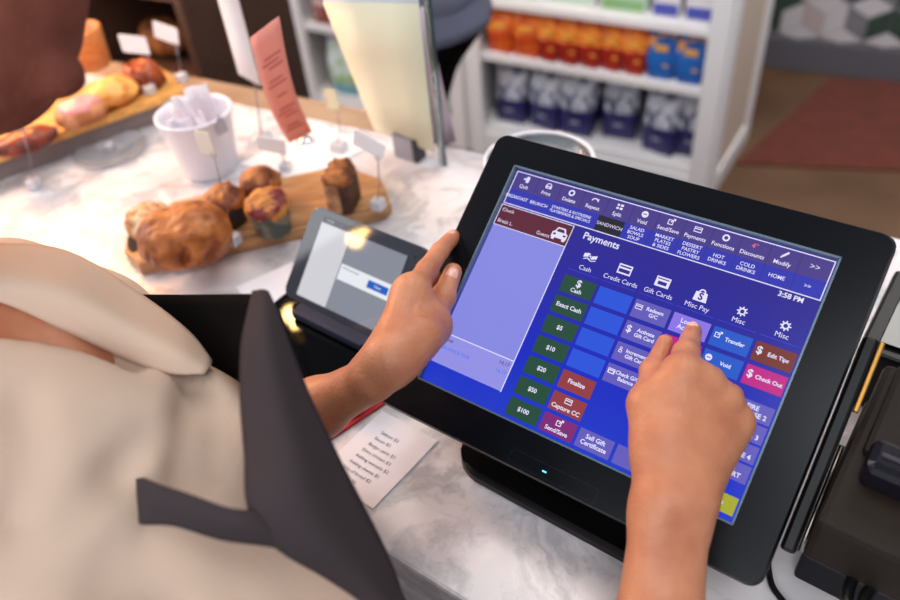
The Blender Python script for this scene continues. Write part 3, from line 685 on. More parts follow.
g = G(); g.prism([(.07*math.cos(a)*.02, .07*math.sin(a)*.02) for a in np.linspace(0, 6.28, 12)[:-1]], 0, .0004, M=frame(xf(TF, (.0755, .045, 0)), TX, TY, TN)); obj('camera_dot', g, M_blk, tab)
M_gl = mat('black_gloss_block', (3, 3, 4), .03, spec=.35)
st = thing('tablet_stand', 'glossy black stand block carrying the small grey tablet', 'stand', (TC[0], TC[1], CZ+.0005))
HT = frame((TC[0], TC[1], CZ), TX, TYh, Z)
yb = -.0585*math.cos(TP); zb_ = TC[2]-CZ-.0585*math.sin(TP)
g = G(); g.prism(rrect(-.10, yb-.085, .10, yb+.03, .012), .0005, zb_-.0135, M=HT, bev=.004); obj('block', g, M_gl, st)
g = G(); g.box((.0, yb-.006, zb_-.0062), (.115, .022, .0125), M=HT, bev=.003); obj('cradle', g, mat('cradle_blue_grey', (26, 34, 58), .4, spec=.3), st)
g = G(); g.box((.03, yb+.045, zb_+.004), (.06, .012, .075), M=HT@rz(0), bev=.003); obj('back_support', g, M_gl, st)
# ---- receipt
p0 = onz(382, 411, CZ+.0008); pr_ = onz(438, 441, CZ+.0008); pb = onz(373, 509, CZ+.0008)
ex = unit(pr_-p0); ey = unit(pb-pr_); wr = np.linalg.norm(pr_-p0); hr = np.linalg.norm(pb-pr_)
PF = frame(p0, ex, -ey, Z)
M_paper = mat('paper_white', (238, 234, 242), .6); M_ink = mat('ink_grey', (98, 92, 120), .7)
g = G(); P = [[xf(PF, (x*wr, -y*hr*1.0, .0004+.0004*math.sin(3*x+2*y)**2)) for x in np.linspace(0, 1, 9)] for y in np.linspace(0, 1, 9)]
g.box((wr/2, -hr/2, .0006), (wr, hr, .0004), M=PF)
rc = obj('receipt', g, M_paper, loc=tuple(p0)); tag(rc, 'white printed price note lying on the marble in front of the till', 'receipt')
ls = ['Salmon $2', 'Bacon $2', 'Burger patty $3', 'Extra chicken $3', 'Adding avocado $2', 'Adding cheese $1', 'Side of bread $2', 'Eggs $1, 50', 'Vegan bean $2']
g = G()
a0 = onz(381.5, 433.5, CZ); a1 = onz(343.5, 467, CZ)
for i, t in enumerate(ls):
    c_ = a0+(a1-a0)*i/6; q = np.linalg.inv(PF)@np.array([*c_, 1]); g.text(t, .0056, q[0], q[1], PF, 0, 'LEFT', .0012)
tx_ = obj('printed_text', g, M_ink, rc)
# red folder edge under the forearm
r0 = onz(392, 398, CZ+.004); r1_ = onz(322, 444, CZ+.004); rd = unit(r1_-r0); rn = np.array([-rd[1], rd[0], 0]); rn = rn if rn@AV > 0 else -rn
RF = frame(r0, rd, np.cross(Z, rd), Z); sgn = 1 if np.cross(Z, rd)@rn > 0 else -1
g = G(); g.box((.06, sgn*.018, .0022), (.15, .036, .0035), M=RF, bev=.001)
g2 = frame((r0[0], r0[1], CZ), rd, np.cross(Z, rd), Z); g = G(); g.box((.055, sgn*.02, .0024), (.13, .04, .0036), M=g2, bev=.001)
tag(obj('menu_folder', g, mat('red_folder', (200, 30, 40), .5), loc=(r0[0], r0[1], CZ)), 'thin red folder lying on the marble beneath the left forearm', 'folder')
# white sheet beneath the stand
sh = [onz(236, 287, CZ+.0006), onz(292, 262, CZ+.0006), onz(330, 300, CZ+.0006), onz(262, 330, CZ+.0006)]
g = G(); g.prism([(p[0], p[1]) for p in sh][::-1], CZ+.0003, CZ+.0007); tag(obj('paper_sheet', g, M_paper, loc=tuple(sh[0])), 'loose white sheet sticking out from under the tablet stand', 'paper')
# ---- wooden serving board with pastries
def wood(name, a, b_, sc=14, st_=(1, 8, 8), rot=0, rough=.5):
    m = bpy.data.materials.new(name); m.use_nodes = True; nt = m.node_tree; L = nt.links; b = nt.nodes['Principled BSDF']; b.inputs['Roughness'].default_value = rough
    tc = nt.nodes.new('ShaderNodeTexCoord'); mp = nt.nodes.new('ShaderNodeMapping'); mp.inputs['Rotation'].default_value = (0, 0, rot); mp.inputs['Scale'].default_value = st_
    L.new(tc.outputs['Object'], mp.inputs[0]); n = nt.nodes.new('ShaderNodeTexNoise'); n.inputs['Scale'].default_value = sc; n.inputs['Detail'].default_value = 6; n.inputs['Distortion'].default_value = .6
    L.new(mp.outputs[0], n.inputs['Vector']); r = nt.nodes.new('ShaderNodeValToRGB'); r.color_ramp.elements[0].position = .3; r.color_ramp.elements[1].position = .7
    r.color_ramp.elements[0].color = (*s2l(a), 1); r.color_ramp.elements[1].color = (*s2l(b_), 1); L.new(n.outputs['Fac'], r.inputs[0]); L.new(r.outputs[0], b.inputs['Base Color']); return m
BZ = CZ+.022
bFL = onz(142, 274, CZ+.004); bFR = onz(394, 216, CZ+.004); bx = unit(bFR-bFL); by = np.array([-bx[1], bx[0], 0]); bL = np.linalg.norm(bFR-bFL)
WB = frame((bFL[0], bFL[1], CZ), bx, by, Z)
dep_b = float((onz(335, 165, BZ)-bFL)@by); dep_b = min(max(dep_b, .11), .17)
M_board = wood('oak_board', (150, 104, 66), (206, 156, 106), rot=-math.atan2(bx[1], bx[0]))
bp_ = []
poly = [(0, .0), (bL-.012, 0), (bL, .012), (bL, dep_b*.55), (bL-.05, dep_b), (.05, dep_b), (.005, dep_b*.75), (-.016, dep_b*.66), (-.020, dep_b*.28), (-.008, dep_b*.14)]
bo = thing('serving_board', 'long oak serving board of pastries behind the small tablet', 'board', tuple(xf(WB, (bL/2, dep_b/2, .0005))))
g = G(); g.prism(poly, .0005, .021, M=WB, bev=.003); obj('plank', g, M_board, bo)
g = G(); g.prism([(-.006+.020*math.cos(a)*.5, dep_b*.42+.030*math.sin(a)) for a in np.linspace(0, 2*math.pi, 16)[:-1]], .0212, .0222, M=WB); obj('handle_slot', g, mat('slot_dark', (46, 30, 24), .8), bo)
g = G(); g.tube([xf(WB, (.03, .004, .0212)), xf(WB, (bL-.03, .004, .0212))], .0012, 6); obj('groove', g, mat('groove_brown', (112, 74, 46), .7), bo)
def noise3(sc, amp, seed, freq2=2.3):
    r = np.random.default_rng(seed); D = [(r.normal(size=3)*sc, r.uniform(0, 6.28)) for _ in range(10)]+[(r.normal(size=3)*sc*freq2, r.uniform(0, 6.28)) for _ in range(10)]
    def fn(x, y, z):
        o = 0
        for i, (d, p) in enumerate(D): o = o+np.sin(x*d[0]+y*d[1]+z*d[2]+p)*(1 if i < 10 else .5)
        return o*amp/4
    return fn
def food(fill, c, half, h, nz=None, smooth=1):
    s = SDF(np.array(c)-half, np.array(c)+half, h); fill(s)
    if nz: s.noise(nz)
    g = G(); sdf_add(g, s, 0, smooth); return g
M_crust = mat('pastry_crust', (196, 122, 60), .45, bump=(90, .6), vary=(38, (132, 66, 26), 6, .35, .62))
M_almond = mat('almond_flakes', (214, 186, 150), .6, bump=(120, .7), vary=(70, (176, 120, 70), 4, .4, .6))
M_choc = mat('chocolate_crumb', (84, 46, 30), .6, bump=(160, .6), vary=(60, (54, 28, 18), 5, .4, .6))
M_top = mat('muffin_top', (176, 108, 50), .5, bump=(100, .7), vary=(46, (104, 50, 30), 6, .42, .6))
M_top2 = mat('berry_muffin_top', (196, 128, 60), .5, bump=(100, .7), vary=(42, (116, 34, 40), 4, .5, .58))
M_wrap = mat('brown_paper_case', (96, 76, 58), .6, vary=(40, (60, 46, 36), 4, .4, .6)); M_wrapd = mat('dark_paper_case', (52, 42, 40), .6)
M_wrap2 = mat('printed_paper_case', (120, 112, 92), .6, vary=(50, (70, 78, 72), 4, .45, .55))
# big flaky croissant
def bpt(px, py, zz=.0): return onz(px, py, BZ+zz)
cc = onz(185, 240, BZ+.035); cc[2] = BZ+.037
def cro(s):
    s.ell(cc, (.060, .046, .038), A=[bx, by, Z], k=.012)
    s.ell(cc+bx*.018+Z*.005, (.044, .050, .040), A=[bx, by, Z], k=.01)
    s.ell(cc-bx*.022+Z*.004, (.036, .046, .037), A=[unit(bx+.2*by), unit(by-.2*bx), Z], k=.006)
    for o in (-.005, .028): s.cap(cc+bx*o-by*.04-Z*.01, cc+bx*(o+.012)-by*.044+Z*.012, .0035, .003, k=.01, sub=True)
pa = obj('croissant', food(cro, cc, .09, .0024, noise3(140, .0012, 3)), M_crust, loc=(cc[0], cc[1], BZ)); tag(pa, 'large golden flaky croissant at the left end of the oak board', 'croissant')
c2 = onz(150, 222, BZ+.02); c2[2] = BZ+.022
def alm(s): s.ell(c2, (.034, .036, .023), A=[bx, by, Z], k=.01)
al = obj('almond_pastry', food(alm, c2, .06, .0022, noise3(260, .0016, 5)), M_almond, loc=(c2[0], c2[1], BZ)); tag(al, 'pastry covered in almond flakes behind the large golden croissant', 'pastry')
def muffin(px, py, r, hcup, label, mt, mw, top=(1.12, .62), seed=1):
    c = onz(px, py, BZ); t = thing('muffin', label, 'muffin', (c[0], c[1], BZ+.0005), 'muffins on the oak board')
    g = G(); g.lathe([(r*.76, 0.), (r*.8, .002), (r*.98, hcup), (r*.95, hcup+.001), (r*.9, hcup-.004)], 40, M=frame((c[0], c[1], BZ+.0005), (1, 0, 0), (0, 1, 0), Z), wob=lambda th, j: .03*math.sin(20*th)); obj('paper_case', g, mw, t)
    cc_ = np.array([c[0], c[1], BZ+hcup])
    def fl(s): s.ell(cc_+Z*.004, (r*top[0]*.95, r*top[0]*.95, r*top[1]), k=.005); s.cap(cc_-Z*.014, cc_, r*.78, r*.9, k=.005)
    obj('muffin_top', food(fl, cc_, r*1.6, .0019, noise3(190, .0022, seed)), mt, t); return t
muffin(275, 231, .030, .040, 'berry muffin in a patterned case nearest the small tablet', M_top2, M_wrap2, seed=2)
muffin(232, 222, .027, .036, 'muffin in a dark case next to the croissant', M_top, M_wrapd, seed=4)
muffin(266, 203, .0285, .034, 'brown crumb-topped muffin at the back of the three', M_top, M_wrap, seed=6)
# cake slice
c3 = onz(345, 205, BZ); t = thing('cake_slice', 'slice of loaf cake with a dark chocolate end on the oak board', 'cake', (c3[0], c3[1], BZ+.0005))
CF = frame((c3[0], c3[1], BZ), unit(bx*.9-by*.45), unit(by*.9+bx*.45), Z)
def sl(s, x0, x1): s.cap(xf(CF, (x0, .0, .012)), xf(CF, (x1, 0, .012)), .014, k=.008); s.cap(xf(CF, (x0, 0, .042)), xf(CF, (x1, 0, .042)), .018, k=.01)
cm_ = xf(CF, (0, 0, .03))
g = G(); g.box((-.006, 0, .0285), (.022, .052, .056), M=CF, bev=.004); obj('crumb', g, mat('cake_crumb', (196, 150, 112), .7, bump=(150, .7), vary=(50, (150, 100, 70), 5, .4, .6)), t)
g = G(); g.box((.012, 0, .0235), (.014, .050, .046), M=CF, bev=.003); obj('chocolate_end', g, M_choc, t)
def crt(s): s.cap(xf(CF, (-.008, -.020, .056)), xf(CF, (-.008, .020, .056)), .009, k=.006); s.cap(xf(CF, (.004, -.020, .056)), xf(CF, (.004, .020, .056)), .009, k=.006); s.cap(xf(CF, (.012, -.016, .050)), xf(CF, (.012, .016, .050)), .008, k=.006)
obj('crust', food(crt, cm_+Z*.03, .045, .002, noise3(220, .002, 8)), M_top, t)
# ---- price tags
M_clear = mat('clear_acrylic', (225, 232, 238), .08, trans=.85, ior=1.4); M_wire = mat('tag_wire', (150, 145, 150), .3, metal=1); M_card = mat('card_white', (240, 236, 238), .5)
M_block = mat('tag_block', (205, 205, 212), .35, metal=.2)
def price_tag(label, foot, z0, top_px, wd, ht, yaw, block=(.017, .017, .016), tilt=0, group='price tags on wires', cardm=None, hgt=None, lean=None, roll=0):
    """wire tag: block foot at pixel foot on level z0; the card's lower corner is seen at top_px straight above"""
    f_ = onz(*foot, z0); t = thing('price_tag', label, 'price tag', (f_[0], f_[1], z0+.0005), group)
    r = ray(*top_px); hz = np.array([r[0], r[1]]); d = (f_[:2]@hz)/(hz@hz); tp = CAM+r*d
    if hgt: tp = np.array([f_[0], f_[1], z0+hgt])
    yw = math.radians(yaw); ax = np.array([math.cos(yw), math.sin(yw), 0]); ay = np.array([-ax[1], ax[0], 0])
    FB = frame((f_[0], f_[1], z0), ax, ay, Z)
    g = G(); g.box((0, 0, block[2]/2+.0005), block, M=FB, bev=.0015); obj('block_foot', g, M_block, t)
    g = G(); g.tube([(f_[0], f_[1], z0+block[2]), (f_[0]+(tp-f_)[0]*.6, f_[1]+(tp-f_)[1]*.6, (z0+tp[2])/2), tuple(tp)], .0009, 8)
    g.ring(.0035, .0008, 0, 16, 6, M=frame(tp+Z*.003, ax, Z, -ay)); obj('wire', g, M_wire, t)
    cr_ = math.cos(math.radians(roll)); sr_ = math.sin(math.radians(roll)); cx_ = ax*cr_+Z*sr_; cz_ = -ax*sr_+Z*cr_
    CFm = frame(tp+Z*.003, cx_, cz_, np.cross(cx_, cz_))
    g = G(); g.prism(rrect(-wd*.85, 0, wd*.15, ht, .003, 3), -.0006, .0006, M=CFm); obj('card', g, cardm or M_card, t); return t
price_tag('blank white price tag on a wire between croissant and muffins', (235, 244), BZ, (214, 157), .024, .032, -30, group='price tags on the oak board', cardm=mat('card_cream', (240, 232, 216), .5), roll=0)
price_tag('white price tag on a wire beside the cake slice', (379, 209), BZ, (378, 160), .048, .026, -30, group='price tags on the oak board', roll=-22)
price_tag('white price tag behind the brown crumb-topped muffin', (287, 172), CZ, (287, 162), .048, .026, -15, roll=-10, group='price tags near the paper strip', hgt=.03)
price_tag('pale yellow price tag with a clear foot left of the yellow menu', (340, 152), CZ, (338, 112), .022, .035, -30, block=(.026, .02, .018), group='price tags near the paper strip', cardm=mat('card_yellow', (232, 226, 190), .5))
# ---- white bucket with sachets
bc = onz(210, 175, CZ); bc = onz(212, 168, CZ); t = thing('bucket', 'white metal bucket filled with paper sachets', 'bucket', (bc[0], bc[1], CZ+.0005)); BFm = frame((bc[0], bc[1], CZ+.0005), (1, 0, 0), (0, 1, 0), Z)
M_buck = mat('bucket_white', (226, 228, 240), .3)
g = G(); g.lathe([(.043, 0), (.0445, .002), (.058, .098), (.0605, .1), (.0605, .103), (.056, .103), (.0545, .095), (.042, .004), (.0, .004)], 48, M=BFm); obj('pail', g, M_buck, t)
for s_ in (-1, 1):
    q = np.array([bc[0], bc[1], CZ])+AX*s_*.061+Z*.092; g = G(); g.prism([(-.009, -.012), (.009, -.012), (.009, .006), (.004, .014), (-.004, .014), (-.009, .006)], -.001, .001, M=frame(q, AV, Z, AX*s_)); obj('handle_ear', g, mat('ear_grey', (170, 172, 186), .35, metal=.3), t)
M_sach = mat('sachet_paper', (224, 218, 228), .55)
sls = ['white sachet leaning at the back of the bucket', 'tall white sachet in the middle of the bucket', 'white sachet at the front of the bucket', 'sachet lying against the left rim of the bucket', 'sachet beside the right rim of the bucket']
for i, (dx, dy, hh, yaw, tl) in enumerate(((-.006, .022, .122, 20, 8), (.002, .004, .132, -20, -10), (.0, -.022, .110, 5, -14), (-.028, .0, .100, 70, 6), (.028, -.002, .10, 100, 5))):
    yw = math.radians(yaw); ax = np.array([math.cos(yw), math.sin(yw), 0]); ay = np.array([-ax[1], ax[0], 0]); up_ = unit(Z+ay*math.sin(math.radians(tl)))
    q = np.array([bc[0], bc[1], CZ+.006])+AX*dx+AV*dy; P = [[q+ax*x*.036+up_*h2*hh+ay*.004*math.sin(8*x+3*h2) for x in np.linspace(-.5, .5, 6)] for h2 in np.linspace(0, 1, 6)]
    g = G(); g.grid(np.array(P), .0025); s__ = obj('sachet', g, M_sach, loc=tuple(q)); tag(s__, sls[i], 'sachet', 'paper sachets in the white bucket')
# ---- clear round lid/plate
gc = onz(112, 152, CZ); t = thing('glass_plate', 'round clear glass plate on the marble left of the bucket', 'plate', (gc[0], gc[1], CZ+.0005))
g = G(); g.lathe([(.03, 0), (.032, .002), (.06, .006), (.062, .008), (.060, .0085), (.03, .0045), (0, .004)], 48, M=frame((gc[0], gc[1], CZ+.0005), (1, 0, 0), (0, 1, 0), Z)); obj('plate_disc', g, mat('clear_glass_plate', (244, 244, 248), .05, trans=.8, ior=1.45), t)
g = G(); g.lathe([(.010, .0045), (.008, .012), (.011, .018), (.0, .020)], 24, M=frame((gc[0], gc[1], CZ+.0005), (1, 0, 0), (0, 1, 0), Z)); obj('knob', g, mat('glass_knob', (230, 226, 228), .1, trans=.5), t)
# ---- raised tray with pastries at the left
TZ = CZ+.05
tFR = onz(186, 88, TZ); tFL = onz(0, 154, TZ); tx2 = unit(tFR-tFL); ty2 = np.array([-tx2[1], tx2[0], 0]); tL = np.linalg.norm(tFR-tFL)+.12
TFm = frame((tFR[0], tFR[1], CZ), tx2, ty2, Z); M_board2 = wood('honey_board', (198, 134, 60), (232, 176, 96), rot=-math.atan2(tx2[1], tx2[0]))
t = thing('raised_tray', 'long honey-coloured wooden tray on dark runners at the left of the counter', 'tray', tuple(xf(TFm, (-tL/2, .08, .0005))))
g = G(); g.prism([(-tL, 0), (-.01, 0), (0, .01), (0, .15), (-.02, .165), (-tL, .165)], .035, .05, M=TFm, bev=.003); obj('tray_board', g, M_board2, t)
for yy in (.025, .14): g = G(); g.box((-tL/2, yy, .0178), (tL-.06, .02, .034), M=TFm, bev=.002); obj('runner', g, mat('runner_dark', (130, 116, 114), .6), t)
def tz(px, py): p = onz(px, py, TZ); return p
def blob(name, label, cat, px, py, r, m, seed, amp=.002, half=.08):
    c = tz(px, py); c[2] = TZ+r[2]*.93
    g = food(lambda s: s.ell(c, r, A=[tx2, ty2, Z], k=.01), c, half, .0028, noise3(120, amp, seed)); o = obj(name, g, m, loc=(c[0], c[1], TZ)); return tag(o, label, cat)
blob('bun', 'golden sugared bun on the honey-coloured tray', 'bun', 116, 104, (.047, .036, .024), mat('golden_bun', (238, 176, 92), .4, bump=(80, .5), vary=(30, (206, 124, 50), 5, .45, .65)), 11)
t = thing('iced_pastry', 'pastry with pink icing on the honey-coloured tray', 'pastry', (*tz(86, 122)[:2], TZ+.0005)); c = tz(86, 122); c[2] = TZ+.018
obj('pastry_base', food(lambda s: s.ell(c, (.045, .035, .019), A=[tx2, ty2, Z], k=.01), c, .08, .0028, noise3(120, .002, 12)), mat('pastry_tan', (206, 140, 96), .5, vary=(40, (160, 90, 50), 4, .4, .6)), t)
ci = c+Z*.013; obj('icing', food(lambda s: s.ell(ci, (.036, .027, .012), A=[tx2, ty2, Z], k=.01), ci, .06, .0026, noise3(160, .0015, 13)), mat('pink_icing', (236, 150, 150), .3), t)
c = tz(146, 86); c[2] = TZ
t = thing('bundt_cake', 'small dark orange-brown bundt cake at the right end of the honey-coloured tray', 'cake', (c[0], c[1], TZ+.0005))
g = G(); g.lathe([(.034, .0005), (.037, .006), (.034, .026), (.026, .042), (.014, .046), (.007, .036), (.0, .034)], 60, M=frame((c[0], c[1], TZ), (1, 0, 0), (0, 1, 0), Z), wob=lambda th, j: .08*math.sin(9*th)); obj('cake_body', g, mat('caramel_cake', (176, 84, 34), .3, vary=(40, (120, 44, 18), 4, .4, .6)), t)
blob('pastry', 'dark red-brown pastry below the face at the left edge of the tray', 'pastry', 30, 150, (.05, .032, .018), mat('cherry_pastry', (140, 56, 34), .35, vary=(40, (90, 30, 20), 4, .4, .6)), 14)
# wooden tub
c = tz(92, 66); t = thing('wooden_tub', 'round orange-brown wooden tub behind the pastries on the tray', 'tub', (c[0], c[1], TZ+.0005))
g = G(); g.lathe([(.036, 0), (.038, .003), (.043, .072), (.041, .075), (.037, .074), (.034, .012), (0, .012)], 40, M=frame((c[0], c[1], TZ+.0005), (1, 0, 0), (0, 1, 0), Z)); obj('tub_wall', g, wood('tub_wood', (186, 104, 50), (214, 140, 78)), t)
price_tag('white tag in front of the bundt cake on the tray', (151, 94), TZ, (147, 56), .055, .032, -20, group='tags standing on the honey-coloured tray', roll=-4)
price_tag('white tag farthest right above the honey-coloured tray', (183, 82), TZ, (176, 46), .050, .032, -25, group='tags standing on the honey-coloured tray', roll=-14)
price_tag('bare tag wire with a pale foot near the left photo edge', (20, 168), CZ, (8, 120), .03, .02, -20, group='tags before the tray')
price_tag('tag foot on the marble just right of its neighbour, below the tray', (36, 188), CZ, (22, 130), .03, .02, -20, group='tags before the tray')
# ---- salmon menu strip in a clip, white tall card
c = onz(306, 142, CZ); t = thing('menu_strip', 'salmon pink printed menu strip standing in a ball clip', 'menu', (c[0], c[1], CZ+.0005))
hh = (c[:2]@ray(285, 20)[:2])/(ray(285, 20)[:2]@ray(285, 20)[:2])
mb0, mb1 = at(289, 143, 1.17), at(312, 132, 1.13); mt0, mt1 = at(250, 38, .98), at(279, 16, .95)
P = []
for s_ in np.linspace(0, 1, 12):
    a = mb0+(mt0-mb0)*s_; b = mb1+(mt1-mb1)*s_; bend = (unit(np.cross(b-a, Z)))*.012*math.sin(math.pi*s_); P.append([a+(b-a)*q+bend for q in np.linspace(0, 1, 5)])
P = np.array(P); g = G(); g.grid(P, .0006); obj('strip', g, mat('salmon_paper', (244, 158, 142), .6), t)
g = G()
for i, s_ in enumerate((.12, .16, .26, .30, .34, .46, .56, .60, .70, .74, .78)):
    k_ = s_*11; j = int(k_); fr_ = k_-j; a = P[j]*(1-fr_)+P[j+1]*fr_; k2 = (s_+.014)*11; j2 = int(k2); b = P[j2]*(1-(k2-j2))+P[j2+1]*(k2-j2)
    nn = unit(np.cross(P[j][4]-P[j][0], P[j+1][0]-P[j][0]));  nn = nn if nn@(CAM-P[j][0]) > 0 else -nn
    l_ = .18+.1*(i % 3); x = lambda r_, u: r_[0]+(r_[4]-r_[0])*u+nn*.0012
    g.add([x(a, l_), x(a, .86-.1*(i % 2)), x(b, .86-.1*(i % 2)), x(b, l_)], [(0, 1, 2, 3)])
obj('printed_lines', g, mat('salmon_ink', (196, 104, 96), .7), t)
g = G(); g.lathe([(0, -.008), (.0057, -.0057), (.008, 0), (.0057, .0057), (0, .008)], 20, M=frame((c[0], c[1], CZ+.018), (1, 0, 0), (0, 1, 0), Z)); g.lathe([(.016, 0.0005), (.016, .003), (.006, .010), (0, .010)], 24, M=frame((c[0], c[1], CZ), (1, 0, 0), (0, 1, 0), Z))
obj('ball_clip', g, mat('chrome', (210, 210, 215), .08, metal=1), t)
c = onz(262, 138, CZ); t = thing('card_holder', 'tall white card on a thin pole left of the salmon menu strip', 'sign', (c[0], c[1], CZ+.0005))
rr_ = ray(255, 85); d = (c[:2]@rr_[:2])/(rr_[:2]@rr_[:2]); tp = CAM+rr_*d
g = G(); g.tube([(c[0], c[1], CZ+.004), tuple(tp), tuple(tp+Z*.22)], .0016, 8); obj('pole', g, M_wire, t)
g = G(); g.lathe([(.018, .0005), (.018, .004), (.003, .007), (0, .007)], 24, M=frame((c[0], c[1], CZ), (1, 0, 0), (0, 1, 0), Z)); obj('base_disc', g, M_block, t)
q0, q1 = at(239, 74, d-.004), at(261, 86, d-.004); zt_ = .27
P = np.array([[q0+(q1-q0)*u+Z*zt_*v_ for u in np.linspace(0, 1, 3)] for v_ in np.linspace(0, 1, 5)]); g = G(); g.grid(P, .002); obj('white_card', g, M_card, t)
# white tray/paper under the strip
pc = [onz(240, 165, CZ), onz(300, 182, CZ), onz(372, 148, CZ), onz(318, 125, CZ)]
g = G(); g.prism([(p[0], p[1]) for p in pc], CZ+.0004, CZ+.003, bev=.0008); tag(obj('white_slab', g, M_card, loc=tuple(pc[0])), 'thin white sheet of card under the price tags behind the muffins', 'card')
# ---- yellow menu sheet with glass panel and clamp
bl, brr = onz(376, 129, CZ+.03), onz(436, 151, CZ+.03)
def rowpt(px, py, base, kd_): return at(px, py, kd_)
dpt = lambda p: float(-(RC.T@(p-CAM))[2])
tl, trr = at(322, -6, dpt(bl)*.80), at(419, -6, dpt(brr)*.80)
t = thing('menu_stand', 'glass menu stand with a large pale yellow sheet, held by a steel clamp', 'menu stand', (float(brr[0]), float(brr[1]), CZ+.0005))
ext = 1.18
def sheet(a, b, c_, d_, th, off, m, name, n_=unit(np.cross(brr-bl, tl-bl))):
    P = np.array([[(a+(d_-a)*v_*1.0)*(1-u)+(b+(c_-b)*v_)*u+n_*off for u in np.linspace(0, 1, 4)] for v_ in np.linspace(0, 1, 4)]); g = G(); g.grid(P, th); return obj(name, g, m, t)
nn = unit(np.cross(brr-bl, tl-bl)); nn = nn if nn@(CAM-bl) > 0 else -nn
up2 = unit(tl-bl); 
sheet(bl, brr, brr+(trr-brr)*.96, bl+(tl-bl)*.96, .0008, .004, mat('yellow_menu_paper', (246, 244, 212), .5), 'yellow_sheet', nn)
sheet(bl+up2*.002, brr+up2*.002, brr+(trr-brr)*1.15, bl+(tl-bl)*1.15, .0008, .002, mat('menu_backing', (222, 228, 232), .5), 'white_sheet', nn)
ri = unit(brr-bl)
M_glass = mat('panel_glass', (220, 236, 230), .03, trans=.95, ior=1.45)
g = G(); a = bl-up2*.02; P0 = brr+ri*.012-up2*.035
P = np.array([[P0-ri*.010*(1-u)+(trr-brr)*1.2*v_ for u in (0, .5, 1)] for v_ in (0, .5, 1)]); g.grid(P, .004); obj('glass_strip', g, M_glass, t)
g = G(); g.tube([P0+ri*.001+(trr-brr)*0, P0+ri*.001+(trr-brr)*1.2], .0015, 8); obj('glass_edge', g, mat('dark_green_glass_edge', (40, 66, 66), .15), t)
cl = onz(410, 157, CZ); CLF = frame((cl[0], cl[1], CZ), unit(AX), AV, Z)
g = G(); g.box((-.004, 0, .021), (.040, .022, .040), M=CLF, bev=.002); cp = obj('clamp', g, mat('brushed_steel', (160, 160, 172), .3, metal=.8), t)
g = G(); g.box((.021, 0, .021), (.008, .024, .040), M=CLF, bev=.0015); obj('clamp_jaw', g, mat('clamp_dark', (50, 50, 56), .4), cp)
# lilac card behind
b0, b1 = onz(437, 148, CZ+.001), onz(456, 141, CZ+.001); d0 = dpt(b0); 
t0, t1 = at(420, 8, d0*.86), at(434, 60, d0*.92)
g = G(); P = np.array([[b0+(t0-b0)*v_+((b1-b0)*(1-v_)+(at(424, 6, d0*.865)-t0)*v_)*u for u in (0, .5, 1)] for v_ in np.linspace(0, 1, 6)]); g.grid(P, .001)
tag(obj('lilac_card', g, mat('lilac_card', (206, 188, 200), .5), loc=tuple(b0)), 'lilac card leaning behind the dark edge of the yellow menu stand', 'card')
# ---- glass bowl with white rim behind the till
c = onz(540, 170, CZ); bw = (onz(595, 160, CZ+.07)-onz(484, 160, CZ+.07)); rb = float(np.linalg.norm(bw)/2)*.98
c = onz(539, 160, CZ+.07); t = thing('glass_bowl', 'clear glass bowl with a pale rim half hidden behind the till', 'bowl', (c[0], c[1], CZ+.0005)); BM = frame((c[0], c[1], CZ+.0005), (1, 0, 0), (0, 1, 0), Z)
g = G(); g.lathe([(rb*.5, 0), (rb*.55, .003), (rb*.85, .03), (rb, .07), (rb*.985, .07), (rb*.83, .032), (rb*.5, .006), (0, .005)], 56, M=BM); obj('bowl_glass', g, M_clear, t)
g = G(); g.ring(rb*.995, .0028, .071, 64, 10, M=BM); obj('rim', g, mat('rim_white', (230, 226, 232), .2), t)
# ---- dark equipment on the right
M_taupe = mat('taupe_casing', (30, 20, 14), .6, spec=.3, bump=(700, .25)); M_navyb = mat('dark_navy_casing', (7, 10, 18), .5, spec=.3)
zp = 1.085; pA = onz(826, 495, zp); pB = onz(888, 356, zp); px_ = unit(np.array([(pB-pA)[1], -(pB-pA)[0], 0])); py_ = unit(pB-pA)
t = thing('receipt_printer', 'dark taupe receipt printer at the right edge beside the till', 'printer', (float(pA[0]), float(pA[1]), zp-.0595))
PFm = frame((pA[0], pA[1], CZ), px_, py_, Z); Ly = float(np.linalg.norm(pB-pA))
g = G(); g.box((.09, Ly/2-.01, zp-CZ-.0325), (.18, Ly+.02, .053), M=PFm, bev=.006); obj('casing', g, M_taupe, t)
g = G(); g.box((.094, Ly*.66, zp-CZ-.0045), (.168, Ly*.66, .012), M=PFm, bev=.005); obj('lid', g, M_taupe, t)
g = G(); g.box((.098, Ly*.26, zp-CZ+.004), (.168, .034, .028), M=PFm, bev=.007); sl_ = obj('paper_slot', g, mat('slot_gloss', (20, 18, 26), .18), t)
g = G(); g.box((.098, Ly*.26-.002, zp-CZ+.0185), (.150, .004, .002), M=PFm); obj('tear_bar', g, mat('tear_bar', (90, 86, 96), .2, metal=.8), sl_)
n0 = onz(787, 578, CZ); n1 = onz(812, 498, CZ+.06)
NF = frame((n0[0], n0[1], CZ), AX, AV, Z)
t = thing('cash_box', 'dark navy box underneath the receipt printer', 'box', (float(n0[0]), float(n0[1]), CZ+.0005))
NX = unit(np.array([px_[0], px_[1], 0])); NF = frame((n0[0]+.004, n0[1]-.0, CZ), NX, py_, Z)
dN = float((pB-n0)@py_); hN = zp-.0605-CZ
g = G(); g.box((.10, dN/2, (hN-.012)/2), (.20, dN, hN-.013), M=NF, bev=.004); obj('box_body', g, M_navyb, t)
g = G(); g.box((.10, dN/2, hN-.0062), (.204, dN+.003, .011), M=NF, bev=.003); obj('box_lid', g, M_navyb, t)
